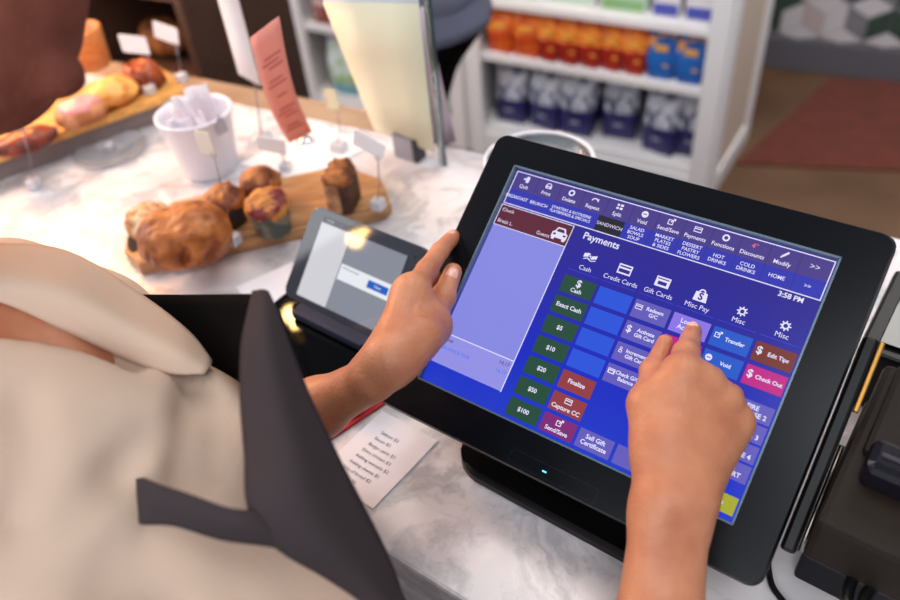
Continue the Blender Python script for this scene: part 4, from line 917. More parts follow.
# cables
M_cab = mat('cable_black', (10, 10, 12), .35)
cb = [onz(772, 545, CZ+.02), onz(768, 562, CZ+.006), onz(772, 585, CZ+.004), onz(785, 604, CZ+.004), onz(810, 640, CZ+.004)]
def spline(pts, n=8):
    pts = [np.array(p) for p in pts]; P = [pts[0]]+pts+[pts[-1]]; o = []
    for i in range(1, len(P)-2):
        for k in range(n):
            t_ = k/n; a, b, c_, d_ = P[i-1], P[i], P[i+1], P[i+2]
            o.append(.5*((2*b)+(-a+c_)*t_+(2*a-5*b+4*c_-d_)*t_**2+(-a+3*b-3*c_+d_)*t_**3))
    o.append(P[-2]); return o
g = G(); g.tube(spline(cb), .0028, 10); tag(obj('power_cable', g, M_cab, loc=tuple(cb[1])), 'black cable looping below the right corner of the till', 'cable')
for i, (pts, lb) in enumerate((([(846, 604), (852, 580), (872, 566), (905, 566)], 'upper black cable coiled at the bottom right corner'), ([(862, 612), (868, 592), (888, 582), (915, 586)], 'lower black cable coiled at the bottom right corner'))):
    g = G(); g.tube(spline([onz(x, y, CZ+hN+.0048) for x, y in pts]), .0045, 10)
    tag(obj('coiled_cable', g, M_cab, loc=tuple(onz(*pts[0], CZ+hN))), lb, 'cable', 'cables at the bottom right')
# white edge piece right of the till
c = onz(906, 248, CZ); g = G(); g.box((.06, -.01, .006), (.12, .05, .012), M=frame((c[0], c[1], CZ), kd, np.array([-kd[1], kd[0], 0]), Z), bev=.002)
tag(obj('white_strip', g, M_card, loc=(c[0], c[1], CZ)), 'pale strip on the counter edge right of the till corner', 'strip')

zs_ = 1.03; nA = onz(874, 350, zs_); nB = onz(892, 264, zs_); so = max(0, .022-float((nA-pB)@py_)+0); Lb = max(float((nB-nA)@py_)-so, .05)
bb = np.array([nA[0], nA[1], 0])+py_*so-px_*.014; t = thing('scanner_base', 'black box behind the receipt printer, right of the till', 'box', (float(bb[0]), float(bb[1]), CZ+.0005))
BBF = frame((bb[0], bb[1], CZ+.0005), px_, py_, Z); print('box', so, Lb)
g = G(); g.box((.10, Lb/2, .038), (.20, Lb, .075), M=BBF, bev=.004); obj('box_body', g, M_blkm, t)
g = G(); g.box((.10, Lb/2, .0775), (.17, Lb*.8, .004), M=BBF, bev=.001); obj('top_pad', g, M_gl, t)
# ================================================================== PEOPLE
def skin_mat(name, c1, c2, rough=.42):
    m = mat(name, c1, rough, sss=.12, spec=.45, bump=(260, .35), vary=(28, c2, 5, .35, .7)); return m
M_skin = skin_mat('skin_warm_brown', (196, 132, 98), (174, 106, 76)); M_nail = mat('nail_pink', (228, 172, 150), .22, spec=.6)
M_skind = M_skin
M_shirt = mat('beige_cotton', (204, 176, 156), .9, spec=.2, bump=(900, .2), vary=(9, (196, 172, 154), 4, .35, .65), sheen=.05)
M_apron = mat('charcoal_canvas', (58, 50, 52), .95, spec=.15, bump=(1200, .25)); M_black = mat('black_cloth_and_bib_shade', (8, 7, 8), 1., spec=.1)
M_trou = mat('dark_trousers', (40, 42, 52), .85); M_shoe = mat('black_shoe', (20, 20, 22), .5)
def sd(px, py, off): return sdepth(px, py, off)
# ---- right hand (touching the screen) + forearm
def hand_right():
    A = lambda px, py, d: at(px, py, d)
    tip = at(693, 331, sd(693, 331, .0085)); dip = A(690, 341, .6375); pip = A(686, 354, .618); mcp = A(684, 375, .5955)
    lo = np.array([-.1, -.05, .85]); pts = [A(600, 880, .49), A(755, 300, .6), tip, A(620, 300, .62), A(780, 420, .64), A(600, 700, .5)]
    lo = np.min(pts, 0)-.07; hi = np.max(pts, 0)+.07
    s = SDF(lo, hi, .0017)
    # forearm (two bones wide), wrist
    s.cap(A(596, 880, .50), A(648, 640, .548), .036, .0215, k=.02); s.cap(A(610, 880, .50), A(672, 640, .550), .034, .021, k=.02)
    s.cap(A(640, 650, .550), A(656, 520, .567), .021, .0180, k=.02); s.cap(A(670, 650, .550), A(686, 515, .567), .021, .0172, k=.02)
    wl, wr_ = A(659, 500, .568), A(685, 500, .568)
    s.cap(A(656, 520, .567), wl, .018, .0168, k=.012); s.cap(A(686, 520, .567), wr_, .0172, .0160, k=.012)
    s.ell(A(697, 500, .560), (.009, .009, .009), k=.012)           # wrist bone
    mi, mm, mr, mp = A(682, 377, .5975), A(707, 383, .5965), A(726, 400, .5975), A(738, 421, .6005)
    s.cap(wl, A(660, 440, .583), .0165, .0150, k=.016); s.cap(A(660, 440, .583), mi, .0155, .0125, k=.018)
    s.cap(A(668, 495, .568), mi, .0165, .0118, k=.016); s.cap(A(676, 495, .568), mm, .016, .0120, k=.016)
    s.cap(A(686, 495, .570), mr, .016, .0118, k=.016); s.cap(A(694, 490, .574), mp, .0155, .0115, k=.016)
    s.cap(A(700, 475, .588), A(733, 430, .607), .0120, .0115, k=.016)
    for q, r_ in ((mi, .0110), (mm, .0115), (mr, .0108), (mp, .0102)): s.ell(q-unit(q-CAM)*.0035, (r_, r_, r_), k=.007)
    # index finger
    s.cap(mi, mcp, .0125, .0120, k=.006); s.cap(mcp, pip, .0118, .0100, k=.006); s.ell(pip, (.0102,)*3, k=.006); s.cap(pip, dip, .0095, .0084, k=.004); s.cap(dip, tip, .0084, .0076, k=.003)
    # curled fingers
    for (m_, p_, d_, t_, r_) in ((mm, A(712, 379, .634), A(704, 394, .650), A(696, 402, .634), .0098), (mr, A(731, 396, .634), A(722, 411, .648), A(712, 417, .634), .0094), (mp, A(741, 419, .629), A(733, 430, .642), A(724, 434, .630), .0084)):
        s.cap(m_, p_, r_*1.15, r_, k=.005); s.cap(p_, d_, r_, r_*.9, k=.004); s.cap(d_, t_, r_*.9, r_*.8, k=.004)
    # thumb
    cmc, tm_, ti_, tt_ = A(654, 458, .580), A(647, 404, .598), A(652, 371, .622), A(665, 342, .6405)
    s.cap(cmc, tm_, .0155, .0115, k=.014); s.cap(tm_, ti_, .0110, .0088, k=.006); s.cap(ti_, tt_, .0088, .0066, k=.004); s.ell(ti_, (.0092,)*3, k=.005)
    s.cap(tm_, mi, .0095, .0105, k=.02)                           # web
    # tendons and veins
    for q in (mi, mm, mr): s.cap(q-unit(q-CAM)*.0122, A(680, 455, .5665), .0020, .0014, k=.005)
    s.cap(A(700, 405, .5795), A(688, 440, .5660), .0016, .0014, k=.003); s.cap(A(688, 440, .5660), A(676, 480, .5545), .0014, .0016, k=.003); s.cap(A(674, 420, .5760), A(668, 470, .5600), .0014, .0014, k=.003)
    # knuckle creases on the index finger
    for f_ in (.12, -.12): q = pip+(dip-mcp)*f_*.4-unit(pip-CAM)*.0098; s.cap(q-RC[:, 0]*.006, q+RC[:, 0]*.006, .0007, .0007, k=.0012, sub=True)
    return s, dict(tip=tip, dip=dip, tt=tt_, ti=ti_)
def hand_left():
    A = lambda px, py, d: at(px, py, d)
    pts = [A(200, 470, .78), A(470, 220, .80), A(400, 280, .8), A(460, 380, .64), A(380, 400, .6)]
    lo = np.min(pts, 0)-.07; hi = np.max(pts, 0)+.07
    s = SDF(lo, hi, .0017)
    s.cap(A(195, 472, .80), A(316, 409, .712), .040, .0255, k=.02); s.cap(A(316, 409, .712), A(372, 379, .668), .0255, .0200, k=.02)
    w1, w2 = A(385, 361, .664), A(392, 361, .660)
    s.cap(A(372, 376, .668), w1, .0185, .0150, k=.010); s.cap(A(374, 373, .666), w2, .0180, .0145, k=.010)
    mi, mm, mr, mp = A(412, 292, .700), A(409, 301, .722), A(408, 314, .742), A(410, 330, .755)
    s.cap(w1, mi, .0145, .0132, k=.012); s.cap(A(396, 342, .668), A(408, 298, .698), .0145, .0130, k=.012); s.cap(w1, mm, .0165, .0120, k=.016); s.cap(w2, mr, .0160, .0118, k=.016); s.cap(w2, mp, .0160, .0110, k=.016)
    s.ell(mi-unit(mi-CAM)*.002, (.0108,)*3, k=.008)
    cmc, tm_, ti_ = A(408, 352, .664), A(431, 326, .700), A(443, 297, .736); tt_ = at(453, 272, sd(453, 272, .0065)-.0088)
    s.cap(w2, A(422, 335, .676), .0140, .0150, k=.016); s.cap(A(422, 335, .676), tm_, .0150, .0132, k=.014); s.cap(cmc, tm_, .0155, .0130, k=.014)
    s.cap(tm_, ti_, .0130, .0112, k=.008); s.ell(ti_, (.0116,)*3, k=.006); s.cap(ti_, tt_, .0108, .0092, k=.004)
    s.cap(mi, tm_, .0105, .0110, k=.022)                          # web between thumb and finger
    pip, dip, tip = A(427, 270, .724), A(440, 251, .752), A(453, 237, .777)
    s.cap(mi, pip, .0118, .0104, k=.007); s.cap(pip, dip, .0102, .0090, k=.004); s.cap(dip, tip, .0090, .0078, k=.003)
    for m_, p_, d_, t_, r_ in ((mm, A(428, 280, .762), A(443, 268, .800), A(456, 262, .822), .0098), (mr, A(428, 298, .780), A(443, 288, .812), A(458, 284, .826), .0094), (mp, A(428, 318, .785), A(440, 308, .806), A(452, 304, .818), .0086)):
        s.cap(m_, p_, r_*1.1, r_, k=.005); s.cap(p_, d_, r_, r_*.9, k=.004); s.cap(d_, t_, r_*.9, r_*.8, k=.004)
    for q in (mi,): s.cap(q-unit(q-CAM)*.0125, A(398, 340, .651), .0018, .0012, k=.005)
    s.cap(A(420, 300, .6845), A(410, 342, .6500), .0016, .0014, k=.004); s.cap(A(402, 305, .6835), A(394, 345, .6515), .0016, .0014, k=.004)
    q = ti_-unit(ti_-CAM)*.0110; dr = unit(np.cross(unit(tt_-tm_), unit(ti_-CAM)))
    for o_ in (-.0022, .0022): s.cap(q+unit(tt_-tm_)*o_-dr*.005, q+unit(tt_-tm_)*o_+dr*.005, .0007, .0007, k=.0012, sub=True)
    q = pip-unit(pip-CAM)*.0102; d2 = unit(tip-mi); dr = unit(np.cross(d2, unit(pip-CAM)))
    for o_ in (-.0025, .0025): s.cap(q+d2*o_-dr*.005, q+d2*o_+dr*.005, .0007, .0007, k=.0012, sub=True)
    return s, dict(tip=tip, dip=dip, tt=tt_, ti=ti_)
sR, kR = hand_right(); sL, kL = hand_left()
# ---- trunk, neck, head as one coarse surface
HC = at(-100, -50, .50)
fh = RC@unit((.85, -.50, -.15)); uh = unit(RC@np.array((.5, .86, 0.))-(RC@np.array((.5, .86, 0.))@fh)*fh); rh = np.cross(fh, uh)
def Hd(f_, u_, r_=0.): return HC+fh*f_+uh*u_+rh*r_
HA = [fh, uh, rh]
hipc = np.array([-.47, .22, .93]); chest = at(20, 440, .585)
hu = AX; hv_ = AV
sT = SDF((-.95, -.25, .0), (.10, 1.05, 1.72), .0065)
sT.ell(Hd(-.012, .035), (.096, .088, .074), A=HA, k=.02); sT.ell(Hd(.028, -.03), (.062, .086, .056), A=HA, k=.02)
sT.cap(Hd(.03, -.085), Hd(.074, -.092), .030, .020, k=.02)
sT.cap(Hd(.086, .004), Hd(.109, -.030), .007, .0115, k=.010); sT.cap(Hd(.092, -.036), Hd(.104, -.033), .013, .010, k=.008)
sT.cap(Hd(.090, -.058, -.016), Hd(.090, -.058, .016), .009, k=.006); sT.cap(Hd(.086, -.070, -.013), Hd(.086, -.070, .013), .009, k=.006)
for q in (-1, 1):
    sT.ell(Hd(.084, -.002, .031*q), (.012, .012, .014), A=HA, k=.008, sub=True); sT.ell(Hd(-.008, -.012, .074*q), (.018, .030, .008), A=HA, k=.008)
    sT.cap(Hd(.080, .022, .016*q), Hd(.070, .022, .045*q), .010, .008, k=.012)
nb = at(-105, 330, .60)
sT.cap(Hd(-.045, -.05), nb, .054, .058, k=.03)
sT.ell(at(34, 402, .590), (.074, .074, .074), k=.03); sT.cap(at(-40, 318, .575), at(62, 343, .575), .022, .016, k=.02); sT.cap(at(62, 345, .575), at(132, 371, .577), .017, .011, k=.015); sT.cap(nb, at(20, 420, .60), .075, .080, k=.04)
sT.cap(at(20, 430, .60), hipc+Z*.06, .10, .13, k=.05)
sT.ell(hipc, (.165, .115, .12), A=[hu, hv_, Z], k=.05)
LSj, RSj = at(40, 330, .72), at(40, 600, .575)
sT.cap(nb, LSj, .06, .055, k=.04); sT.cap(nb, RSj, .06, .06, k=.04)
sT.cap(LSj, at(195, 472, .80), .050, .040, k=.03); sT.cap(RSj, at(262, 690, .585), .05, .045, k=.03); sT.cap(at(262, 690, .585), at(470, 810, .53), .045, .042, k=.03); sT.cap(at(470, 810, .53), at(600, 880, .495), .042, .037, k=.03)
feet = [hipc+hu*(.10*q)+hv_*(.02) for q in (-1, 1)]
for q, ft in zip((-1, 1), feet):
    h0 = hipc+hu*.09*q-Z*.03; kn_ = np.array([ft[0], ft[1], .5])+hv_*.04; an = np.array([ft[0], ft[1], .09])-hv_*.02
    sT.cap(h0, kn_, .082, .055, k=.03); sT.cap(kn_, an, .052, .036, k=.02); sT.cap(an-Z*.045, an-Z*.05+hv_*.13, .035, .03, k=.02)
g = G(); sdf_add(g, sT, 0, 2); sdf_add(g, sR, 0, 2); sdf_add(g, sL, 0, 2)
per = obj('person', g, M_skin, loc=(hipc[0], hipc[1], 0.0)); tag(per, 'person in a beige shirt and charcoal apron tapping the till screen', 'person')
per_o = np.array([hipc[0], hipc[1], 0.])
# shirt
sS = SDF((-.95, -.25, .80), (.25, 1.05, 1.45), .0060)
def B(px, py, d, r, px2=None, py2=None, d2=None, r2=None, k=.035):
    a = at(px, py, d); b = at(px2, py2, d2) if px2 is not None else a; sS.cap(a, b, r, r2 or r, k=k)
B(30, 467, .56, .094); B(135, 464, .575, .072); B(186, 464, .585, .064); B(-60, 430, .58, .10); B(60, 600, .54, .105); B(180, 600, .57, .088); B(262, 662, .565, .080)
B(40, 471, .56, .088, 186, 464, .585, .062); B(60, 600, .54, .10, 262, 662, .565, .08); B(262, 662, .565, .078, 470, 790, .52, .058); B(470, 790, .52, .058, 540, 838, .505, .054)
B(-100, 390, .62, .085); B(-60, 345, .66, .060, 20, 322, .67, .062); B(20, 322, .67, .064, 98, 344, .68, .053); B(98, 344, .68, .053, 160, 392, .69, .045); B(160, 392, .69, .048, 196, 468, .79, .050)
B(-120, 600, .52, .12)
sS.cap(at(20, 450, .62), hipc+Z*.10, .13, .155, k=.05)
sS.ell(hipc+Z*.02, (.18, .13, .12), A=[hu, hv_, Z], k=.05)
# neckline opening and folds
sS.cap(at(-60, 308, .535), at(60, 336, .540), .022, .016, k=.006, sub=True); sS.cap(at(60, 336, .540), at(130, 367, .550), .017, .009, k=.005, sub=True)
def fold(pts, r, k=.014):
    for i in range(len(pts)-1): sS.cap(at(*pts[i]), at(*pts[i+1]), r, r, k, sub=True)
fold([(198, 384, .560), (197, 418, .533), (184, 478, .516)], .012, .012); fold([(70, 380, .478), (62, 430, .464), (50, 500, .460)], .006, .02); fold([(20, 560, .440), (110, 575, .452), (170, 620, .478)], .008, .03); fold([(150, 430, .510), (120, 470, .495), (60, 520, .458)], .006, .02)
fold([(160, 535, .474), (200, 560, .474), (240, 610, .482)], .012, .016); fold([(215, 392, .560), (222, 430, .548), (214, 470, .535)], .006, .012); fold([(20, 400, .482), (28, 450, .466), (10, 520, .462)], .007, .02); fold([(150, 520, .478), (120, 560, .462), (110, 600, .452)], .009, .018)
sS.noise(noise3(30, .0028, 21)); 
g = G(); sdf_add(g, sS, 0, 3); obj('shirt', g, M_shirt, per)
def pxgrid(rows, n=26, m=14, bulge=0., ph=0.):
    """rows: list of lists of (px,py,d); smooth resample to n x m"""
    R_ = np.array(rows, float)
    def cr(Pn, N):
        Pn = list(Pn); Pn = [2*Pn[0]-Pn[1]]+Pn+[2*Pn[-1]-Pn[-2]]; o = []
        for t in np.linspace(0, len(Pn)-3-1e-6, N):
            i = int(t)+1; u = t-int(t); a, b, c_, d_ = Pn[i-1], Pn[i], Pn[i+1], Pn[i+2]
            o.append(.5*((2*b)+(-a+c_)*u+(2*a-5*b+4*c_-d_)*u*u+(-a+3*b-3*c_+d_)*u**3))
        return np.array(o)
    cols = np.array([cr(R_[:, j], n) for j in range(R_.shape[1])]).transpose(1, 0, 2)
    full = np.array([cr(cols[i], m) for i in range(n)])
    for i in range(n):
        for j in range(m): full[i, j, 2] -= bulge*math.sin(math.pi*j/(m-1))
    return np.array([[at(*full[i, j]) for j in range(m)] for i in range(n)])
# collar lapel on the far side
g = G(); g.grid(pxgrid([[(-60, 250, .60), (-62, 276, .560), (-60, 296, .545)], [(0, 246, .60), (0, 276, .553), (0, 302, .540)], [(66, 253, .605), (66, 290, .552), (66, 330, .545)], [(132, 291, .61), (130, 325, .560), (128, 359, .556)], [(186, 332, .60), (178, 350, .565), (172, 373, .555)], [(210, 362, .585), (209, 368, .572), (204, 374, .560)]], bulge=.006), .005)
obj('collar', g, M_shirt, per)
# apron: strip over the side, strap, bib
g = G(); g.grid(pxgrid([[(254, 292, .520), (262, 291, .512), (268, 293, .512)], [(249, 314, .505), (264, 314, .490), (277, 314, .500)], [(243, 345, .492), (266, 345, .474), (289, 347, .492)], [(242, 400, .480), (276, 400, .460), (310, 400, .490)], [(246, 455, .470), (292, 455, .450), (336, 455, .490)], [(249, 508, .455), (305, 508, .445), (363, 508, .490)], [(276, 546, .452), (330, 546, .447), (382, 546, .490)], [(322, 574, .458), (360, 574, .455), (394, 574, .49)], [(362, 601, .462), (385, 601, .462), (405, 603, .49)], [(420, 650, .47), (430, 650, .48), (440, 655, .50)]], 44, 12), .0035)
obj('apron_side', g, M_apron, per)
g = G(); g.grid(pxgrid([[(139, 478, .500), (140, 500, .497), (141, 522, .500)], [(146, 480, .468), (147, 502, .464), (146, 524, .468)], [(187, 493, .456), (183, 508, .453), (176, 525, .456)], [(228, 508, .450), (226, 522, .447), (222, 538, .452)], [(256, 512, .452), (262, 528, .448), (272, 545, .454)], [(290, 520, .462), (300, 535, .460), (310, 556, .463)]], 26, 8), .004)
obj('apron_strap', g, M_apron, per)
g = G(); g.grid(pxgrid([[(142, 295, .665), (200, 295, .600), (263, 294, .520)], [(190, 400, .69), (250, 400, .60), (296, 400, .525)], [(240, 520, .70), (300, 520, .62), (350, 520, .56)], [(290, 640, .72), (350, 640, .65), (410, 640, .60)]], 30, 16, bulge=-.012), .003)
obj('bib', g, M_black, per)  # inner side of the bib, coloured black to stand for its shade
# trousers and shoes
sP = SDF((-.80, -.15, .03), (-.10, .65, 1.02), .008)
sP.ell(hipc, (.172, .122, .10), A=[hu, hv_, Z], k=.05)
for q, ft in zip((-1, 1), feet):
    h0 = hipc+hu*.09*q-Z*.03; kn_ = np.array([ft[0], ft[1], .5])+hv_*.04; an = np.array([ft[0], ft[1], .10])-hv_*.02
    sP.cap(h0, kn_, .090, .064, k=.03); sP.cap(kn_, an, .062, .052, k=.02)
g = G(); sdf_add(g, sP, 0, 2); obj('trousers', g, M_trou, per)
for q, ft in zip((-1, 1), feet):
    an = np.array([ft[0], ft[1], .042])-hv_*.03; g = food(lambda s: (s.cap(an, an+hv_*.16-Z*.006, .040, .034, k=.02)), an+hv_*.08, .16, .005)
    for a in g.v: a[:, 2] = np.maximum(a[:, 2], .001)
    obj('shoe', g, M_shoe, per)
# hair cap; its auburn front mass is added to stand for the shaded face
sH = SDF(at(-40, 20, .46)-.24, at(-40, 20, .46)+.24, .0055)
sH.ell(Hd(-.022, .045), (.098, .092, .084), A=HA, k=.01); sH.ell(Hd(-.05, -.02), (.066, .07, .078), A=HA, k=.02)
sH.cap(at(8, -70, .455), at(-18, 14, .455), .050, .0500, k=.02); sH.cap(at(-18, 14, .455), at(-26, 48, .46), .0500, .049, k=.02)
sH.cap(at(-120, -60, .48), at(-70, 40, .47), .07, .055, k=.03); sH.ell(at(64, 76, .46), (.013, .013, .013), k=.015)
sH.noise(noise3(90, .0018, 31)); g = G(); sdf_add(g, sH, 0, 1); obj('hair', g, mat('auburn_hair_and_face_shade', (124, 70, 56), .8, spec=.15, bump=(220, .4), vary=(40, (108, 60, 48), 5, .35, .65)), per)  # hair cap together with the added mass standing for the shaded face
for q in (-1, 1):
    g = G(); c_ = Hd(.070, -.002, .030*q); g.lathe([(0, -.011)]+[(.011*math.sin(a), -.011*math.cos(a)) for a in np.linspace(.3, 2.8, 9)]+[(0, .011)], 16, M=frame(c_, rh, uh, fh)); e_ = obj('eye', g, mat('eye_white', (225, 220, 215), .2), per)
    g = G(); g.lathe([(.0052, .0097), (.0, .0112)], 16, M=frame(c_, rh, uh, fh)); obj('iris', g, mat('iris_brown', (50, 30, 20), .15), e_)
# fingernails
def nail(base, tipd, nrm_, w_, l_, name='fingernail'):
    t_ = unit(tipd); n_ = unit(nrm_-(nrm_@t_)*t_); s_ = np.cross(t_, n_)
    P = np.array([[base+s_*w_*x*(1-.25*max(0, y)**2)+t_*l_*y-n_*(.0026*(x*x)+.0010*y*y) for x in np.linspace(-1, 1, 9)] for y in np.linspace(-1, 1, 7)])
    g = G(); g.grid(P, .0006); return obj(name, g, M_nail, per)
cam_n = -unit(kL['tt']-CAM)
nail(sL.surf(kL['tt'], cam_n)+cam_n*.0007, kL['tt']-kL['ti'], cam_n, .0062, .0072)
nn_ = unit(-unit(kL['tip']-CAM)*.75-RC[:, 0]*.2+RC[:, 1]*.6); nail(sL.surf(kL['tip'], nn_)+nn_*.0006, kL['tip']-kL['dip'], nn_, .0050, .0060)
nn_ = unit(-unit(kR['tt']-CAM)*.75-RC[:, 0]*.65+RC[:, 1]*.1); nail(sR.surf(kR['tt'], nn_)+nn_*.0006, kR['tt']-kR['ti'], nn_, .0052, .0066)
nn_ = unit(RC[:, 1]*.8-unit(kR['tip']-CAM)*.45); nail(sR.surf(kR['tip'], nn_)+nn_*.0006, kR['tip']-kR['dip'], nn_, .0050, .0048)
# ---- customer beyond the counter
cx, cy = float(at(429, 46, 1.85)[0]), float(at(429, 46, 1.85)[1])
sC = SDF((cx-.45, cy-.35, 0), (cx+.35, cy+.4, 1.75), .011)
ftC = [np.array([cx-.12, cy-.04, .06]), np.array([cx-.05, cy+.12, .06])]; hC = np.array([cx, cy, .92]); shz = 1.38
sC.ell(hC, (.13, .15, .11), k=.05); sC.cap(hC, (cx-.01, cy, 1.28), .12, .13, k=.05); sC.cap((cx, cy-.15, shz), (cx, cy+.15, shz), .055, k=.05)
sC.cap((cx, cy, 1.40), (cx-.01, cy, 1.52), .05, .048, k=.03); sC.ell((cx-.015, cy, 1.62), (.095, .075, .115), k=.02); sC.cap((cx-.11, cy, 1.60), (cx-.112, cy, 1.585), .010, .013, k=.01)
for q, ft in zip((-1, 1), ftC):
    kn_ = np.array([ft[0]*.5+cx*.5-.035, (ft[1]+cy)/2, .5]); sC.cap(hC+np.array([0, .075*q, -.04]), kn_, .075, .05, k=.03); sC.cap(kn_, ft+Z*.04, .05, .036, k=.02); sC.cap(ft-Z*.02, ft-Z*.025+np.array([-.13, 0, 0]), .034, .03, k=.02)
for q in (-1, 1):
    el = (cx-.03, cy+.21*q, 1.10); ha = np.array((cx-.14, cy+.12*q, 1.17)); sC.cap((cx, cy+.17*q, shz), el, .048, .038, k=.02); sC.cap(el, ha, .036, .025, k=.02); sC.ell(ha-np.array([.04, 0, .0]), (.035, .016, .03), k=.015)
    for fi in range(4): sC.cap(ha+np.array([-.06, 0, .018-.012*fi]), ha+np.array([-.105+.006*abs(fi-1), .0, .014-.014*fi]), .0075, .006, k=.004)
    sC.cap(ha+np.array([-.02, -.01*q, .018]), ha+np.array([-.055, -.025*q, .035]), .009, .007, k=.008)
g = G(); sdf_add(g, sC, 0, 2); cu_ = obj('person', g, M_skin, loc=(cx, cy, 0)); tag(cu_, 'person in a grey tunic and black leggings standing beyond the counter by the bookcase', 'person')
sG = SDF((cx-.4, cy-.4, .6), (cx+.4, cy+.4, 1.55), .010)
sG.cap((cx, cy, 1.04), (cx-.01, cy, 1.28), .130, .140, k=.05); sG.ell((cx, cy, .985), (.148, .166, .105), k=.05); sG.cap((cx, cy-.15, shz), (cx, cy+.15, shz), .065, k=.05)
for q in (-1, 1): el = (cx-.03, cy+.21*q, 1.10); ha = (cx-.12, cy+.135*q, 1.155); sG.cap((cx, cy+.17*q, shz), el, .058, .048, k=.02); sG.cap(el, ha, .046, .036, k=.02)
sG.noise(noise3(30, .003, 41)); g = G(); sdf_add(g, sG, 0, 2)
M_tun = mat('grey_blue_tunic', (104, 108, 128), .8)
obj('tunic', g, M_tun, cu_)
g = G(); sk = []
for z_, a_, b_ in ((1.00, .138, .155), (.96, .142, .158), (.915, .152, .166), (.893, .156, .168)): sk.append([(cx+a_*math.cos(t_)*(1+.03*math.sin(7*t_)), cy+b_*math.sin(t_), z_+.010*math.cos(t_)) for t_ in np.linspace(0, 2*math.pi, 49)])
g.grid(np.array(sk), .004); obj('tunic_hem', g, M_tun, cu_)
sK = SDF((cx-.4, cy-.3, .05), (cx+.3, cy+.35, 1.0), .010)
sK.ell(hC, (.142, .160, .118), k=.05)
for q, ft in zip((-1, 1), ftC):
    kn_ = np.array([ft[0]*.5+cx*.5-.035, (ft[1]+cy)/2, .5]); sK.cap(hC+np.array([0, .075*q, -.04]), kn_, .080, .056, k=.03); sK.cap(kn_, ft+Z*.06, .056, .042, k=.02)
g = G(); sdf_add(g, sK, 0, 2); obj('leggings', g, M_black, cu_)
g = G(); sh_ = SDF(np.array([cx-.17, cy-.15, 1.48]), np.array([cx+.16, cy+.15, 1.78]), .008); sh_.ell((cx+.005, cy, 1.645), (.10, .084, .105), k=.01); sh_.ell((cx-.11, cy, 1.58), (.07, .09, .09), k=.01, sub=True); sdf_add(g, sh_, 0, 1); obj('hair', g, mat('brown_hair', (70, 46, 34), .6), cu_)
for ft in ftC:
    c_ = ft+np.array([-.05, 0, -.018]); g = food(lambda s: s.cap(ft-Z*.018+np.array([.02, 0, 0]), ft-Z*.024+np.array([-.14, 0, 0]), .040, .034, k=.02), c_, .15, .007)
    for a in g.v: a[:, 2] = np.maximum(a[:, 2], .001)
    obj('shoe', g, M_shoe, cu_)
# ================================================================== BREAD CABINET BEYOND THE LEDGE
kn2 = np.array([-kd[1], kd[0], 0]); cb0 = k0-kd*1.12+kn2*.20; cb0[2] = 0
BCF = frame(cb0, kd, kn2, Z)
M_dkw = wood('dark_walnut', (64, 42, 32), (88, 60, 46), rough=.5)
Wd, Dp, Ht = .36, .34, 1.22
t = thing('bread_cabinet', 'dark walnut open cabinet of loaves beyond the beige ledge', 'cabinet', tuple(cb0+kd*Wd/2))
for x in (.012, Wd-.012): g = G(); g.box((x, Dp/2, Ht/2), (.024, Dp, Ht-.002), M=BCF, bev=.002); obj('side_panel', g, M_dkw, t)
g = G(); g.box((Wd/2, Dp-.008, Ht/2), (Wd-.05, .014, Ht-.01), M=BCF); obj('back_panel', g, M_dkw, t)
for z in (.35, .60, .84, 1.05): g = G(); g.box((Wd/2, Dp/2-.01, z-.011), (Wd-.05, Dp-.03, .022), M=BCF, bev=.002); obj('shelf', g, M_dkw, t)
M_loaf = mat('loaf_crust', (190, 116, 54), .6, bump=(60, .6), vary=(26, (120, 62, 28), 6, .35, .62)); M_loafd = mat('dark_loaf_crust', (120, 66, 40), .6, bump=(60, .6), vary=(26, (80, 40, 26), 6, .35, .62))
def loaf(x, y, z, r, m, label, seed):
    c = xf(BCF, (x, y, z+r[2]*.92)); g = food(lambda s: s.ell(c, r, A=[kd, kn2, Z], k=.01), c, max(r)+.02, .004, noise3(60, .003, seed)); tag(obj('loaf', g, m, loc=(c[0], c[1], z)), label, 'loaf', 'loaves in the dark cabinet')
loaf(.13, .12, .84, (.075, .055, .045), M_loaf, 'golden round loaf behind the foot of the tall white card', 1)
loaf(.275, .12, .84, (.05, .045, .04), M_loafd, 'dark loaf right of the golden round loaf', 2)
loaf(.125, .13, .60, (.085, .06, .045), M_loaf, 'golden long loaf on the shelf below the round loaf', 3)
loaf(.275, .13, .60, (.052, .06, .045), M_loafd, 'dark loaf on the lower cabinet shelf', 4)
loaf(.11, .12, 1.05, (.07, .05, .045), M_loafd, 'dark loaf at the left of the upper cabinet shelf', 5)
loaf(.26, .12, 1.05, (.055, .05, .04), mat('pink_bread', (196, 120, 104), .6), 'pinkish loaf on the upper cabinet shelf', 6)
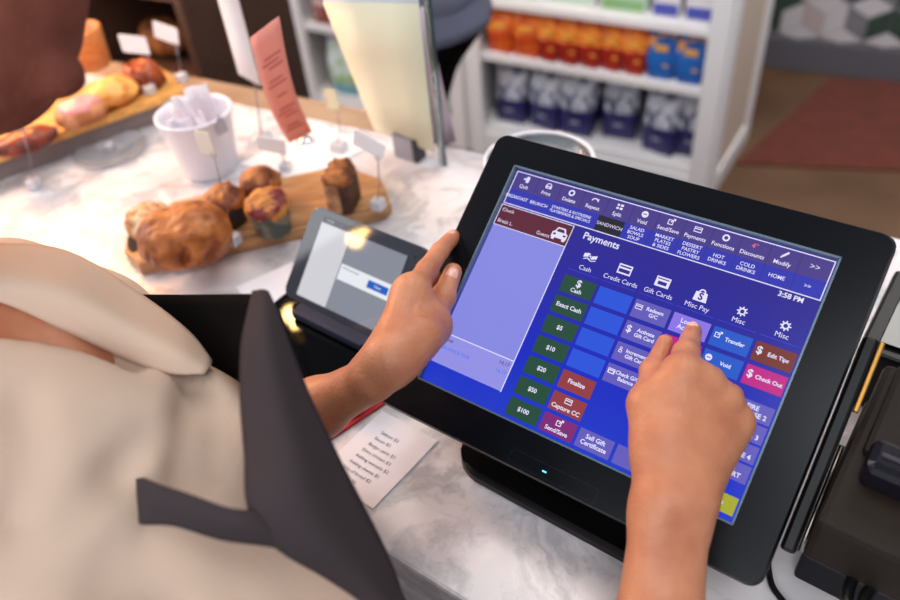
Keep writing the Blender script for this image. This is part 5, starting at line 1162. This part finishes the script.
# pale storage bins left of it
cs0 = cb0-kd*.60; CSF = frame(cs0, kd, kn2, Z)
t = thing('side_table', 'pale side table left of the dark bread cabinet', 'table', tuple(cs0+kd*.25+kn2*.2))
g = G(); g.box((.27, .2, .735), (.5, .38, .03), M=CSF, bev=.004); obj('table_top', g, mat('pale_blue_paint', (176, 184, 200), .5), t)
for x in (.05, .49):
    for y in (.04, .36): g = G(); g.box((x, y, .36), (.035, .035, .718), M=CSF, bev=.003); obj('leg', g, M_white, t)
c = xf(CSF, (.34, .16, .751)); g = G(); g.lathe([(.075, 0), (.08, .004), (.10, .17), (.102, .175), (.095, .175), (.076, .01), (0, .01)], 40, M=frame(c, (1, 0, 0), (0, 1, 0), Z))
tag(obj('storage_pot', g, mat('pot_grey_blue', (170, 178, 194), .4), loc=tuple(c)), 'pale grey-blue round pot on the side table', 'pot')
c2 = xf(CSF, (.10, .16, .751+.07)); tag(obj('flour_sack', food(lambda s: s.ell(c2, (.075, .06, .07), A=[kd, kn2, Z], k=.02), c2, .11, .005, noise3(50, .004, 9)), mat('sack_tan', (190, 160, 130), .8), loc=(c2[0], c2[1], .751)), 'tan cloth sack on the side table', 'sack')
# ================================================================== PENDANT LAMPS over the counter (their bulbs show in the tablet and the black block)
M_bulb = emat('bulb_glow', (255, 206, 130), 90); M_shade = mat('lamp_brass', (150, 110, 60), .3, metal=.9)
for loc, lb in (((-1.39, .64, 1.83), 'left'), ((-.47, 1.72, 1.85), 'middle')):
    t = thing('pendant_lamp', 'brass pendant lamp with a bare warm bulb above the %s of the counter' % lb, 'lamp', (loc[0], loc[1], loc[2]))
    M_ = frame(np.array(loc), (1, 0, 0), (0, 1, 0), Z)
    g = G(); g.lathe([(0, -.026)]+[(.026*math.sin(a), -.026*math.cos(a)) for a in np.linspace(.3, 2.7, 10)]+[(.012, .05), (0, .05)], 24, M=M_); obj('bulb', g, M_bulb, t)
    g = G(); g.lathe([(.016, .048), (.018, .10), (.006, .115), (0, .115)], 24, M=M_); obj('socket', g, M_shade, t)
    g = G(); g.tube([xf(M_, (0, 0, .11)), xf(M_, (0, 0, 1.1))], .003, 8); obj('cord', g, M_cab, t)
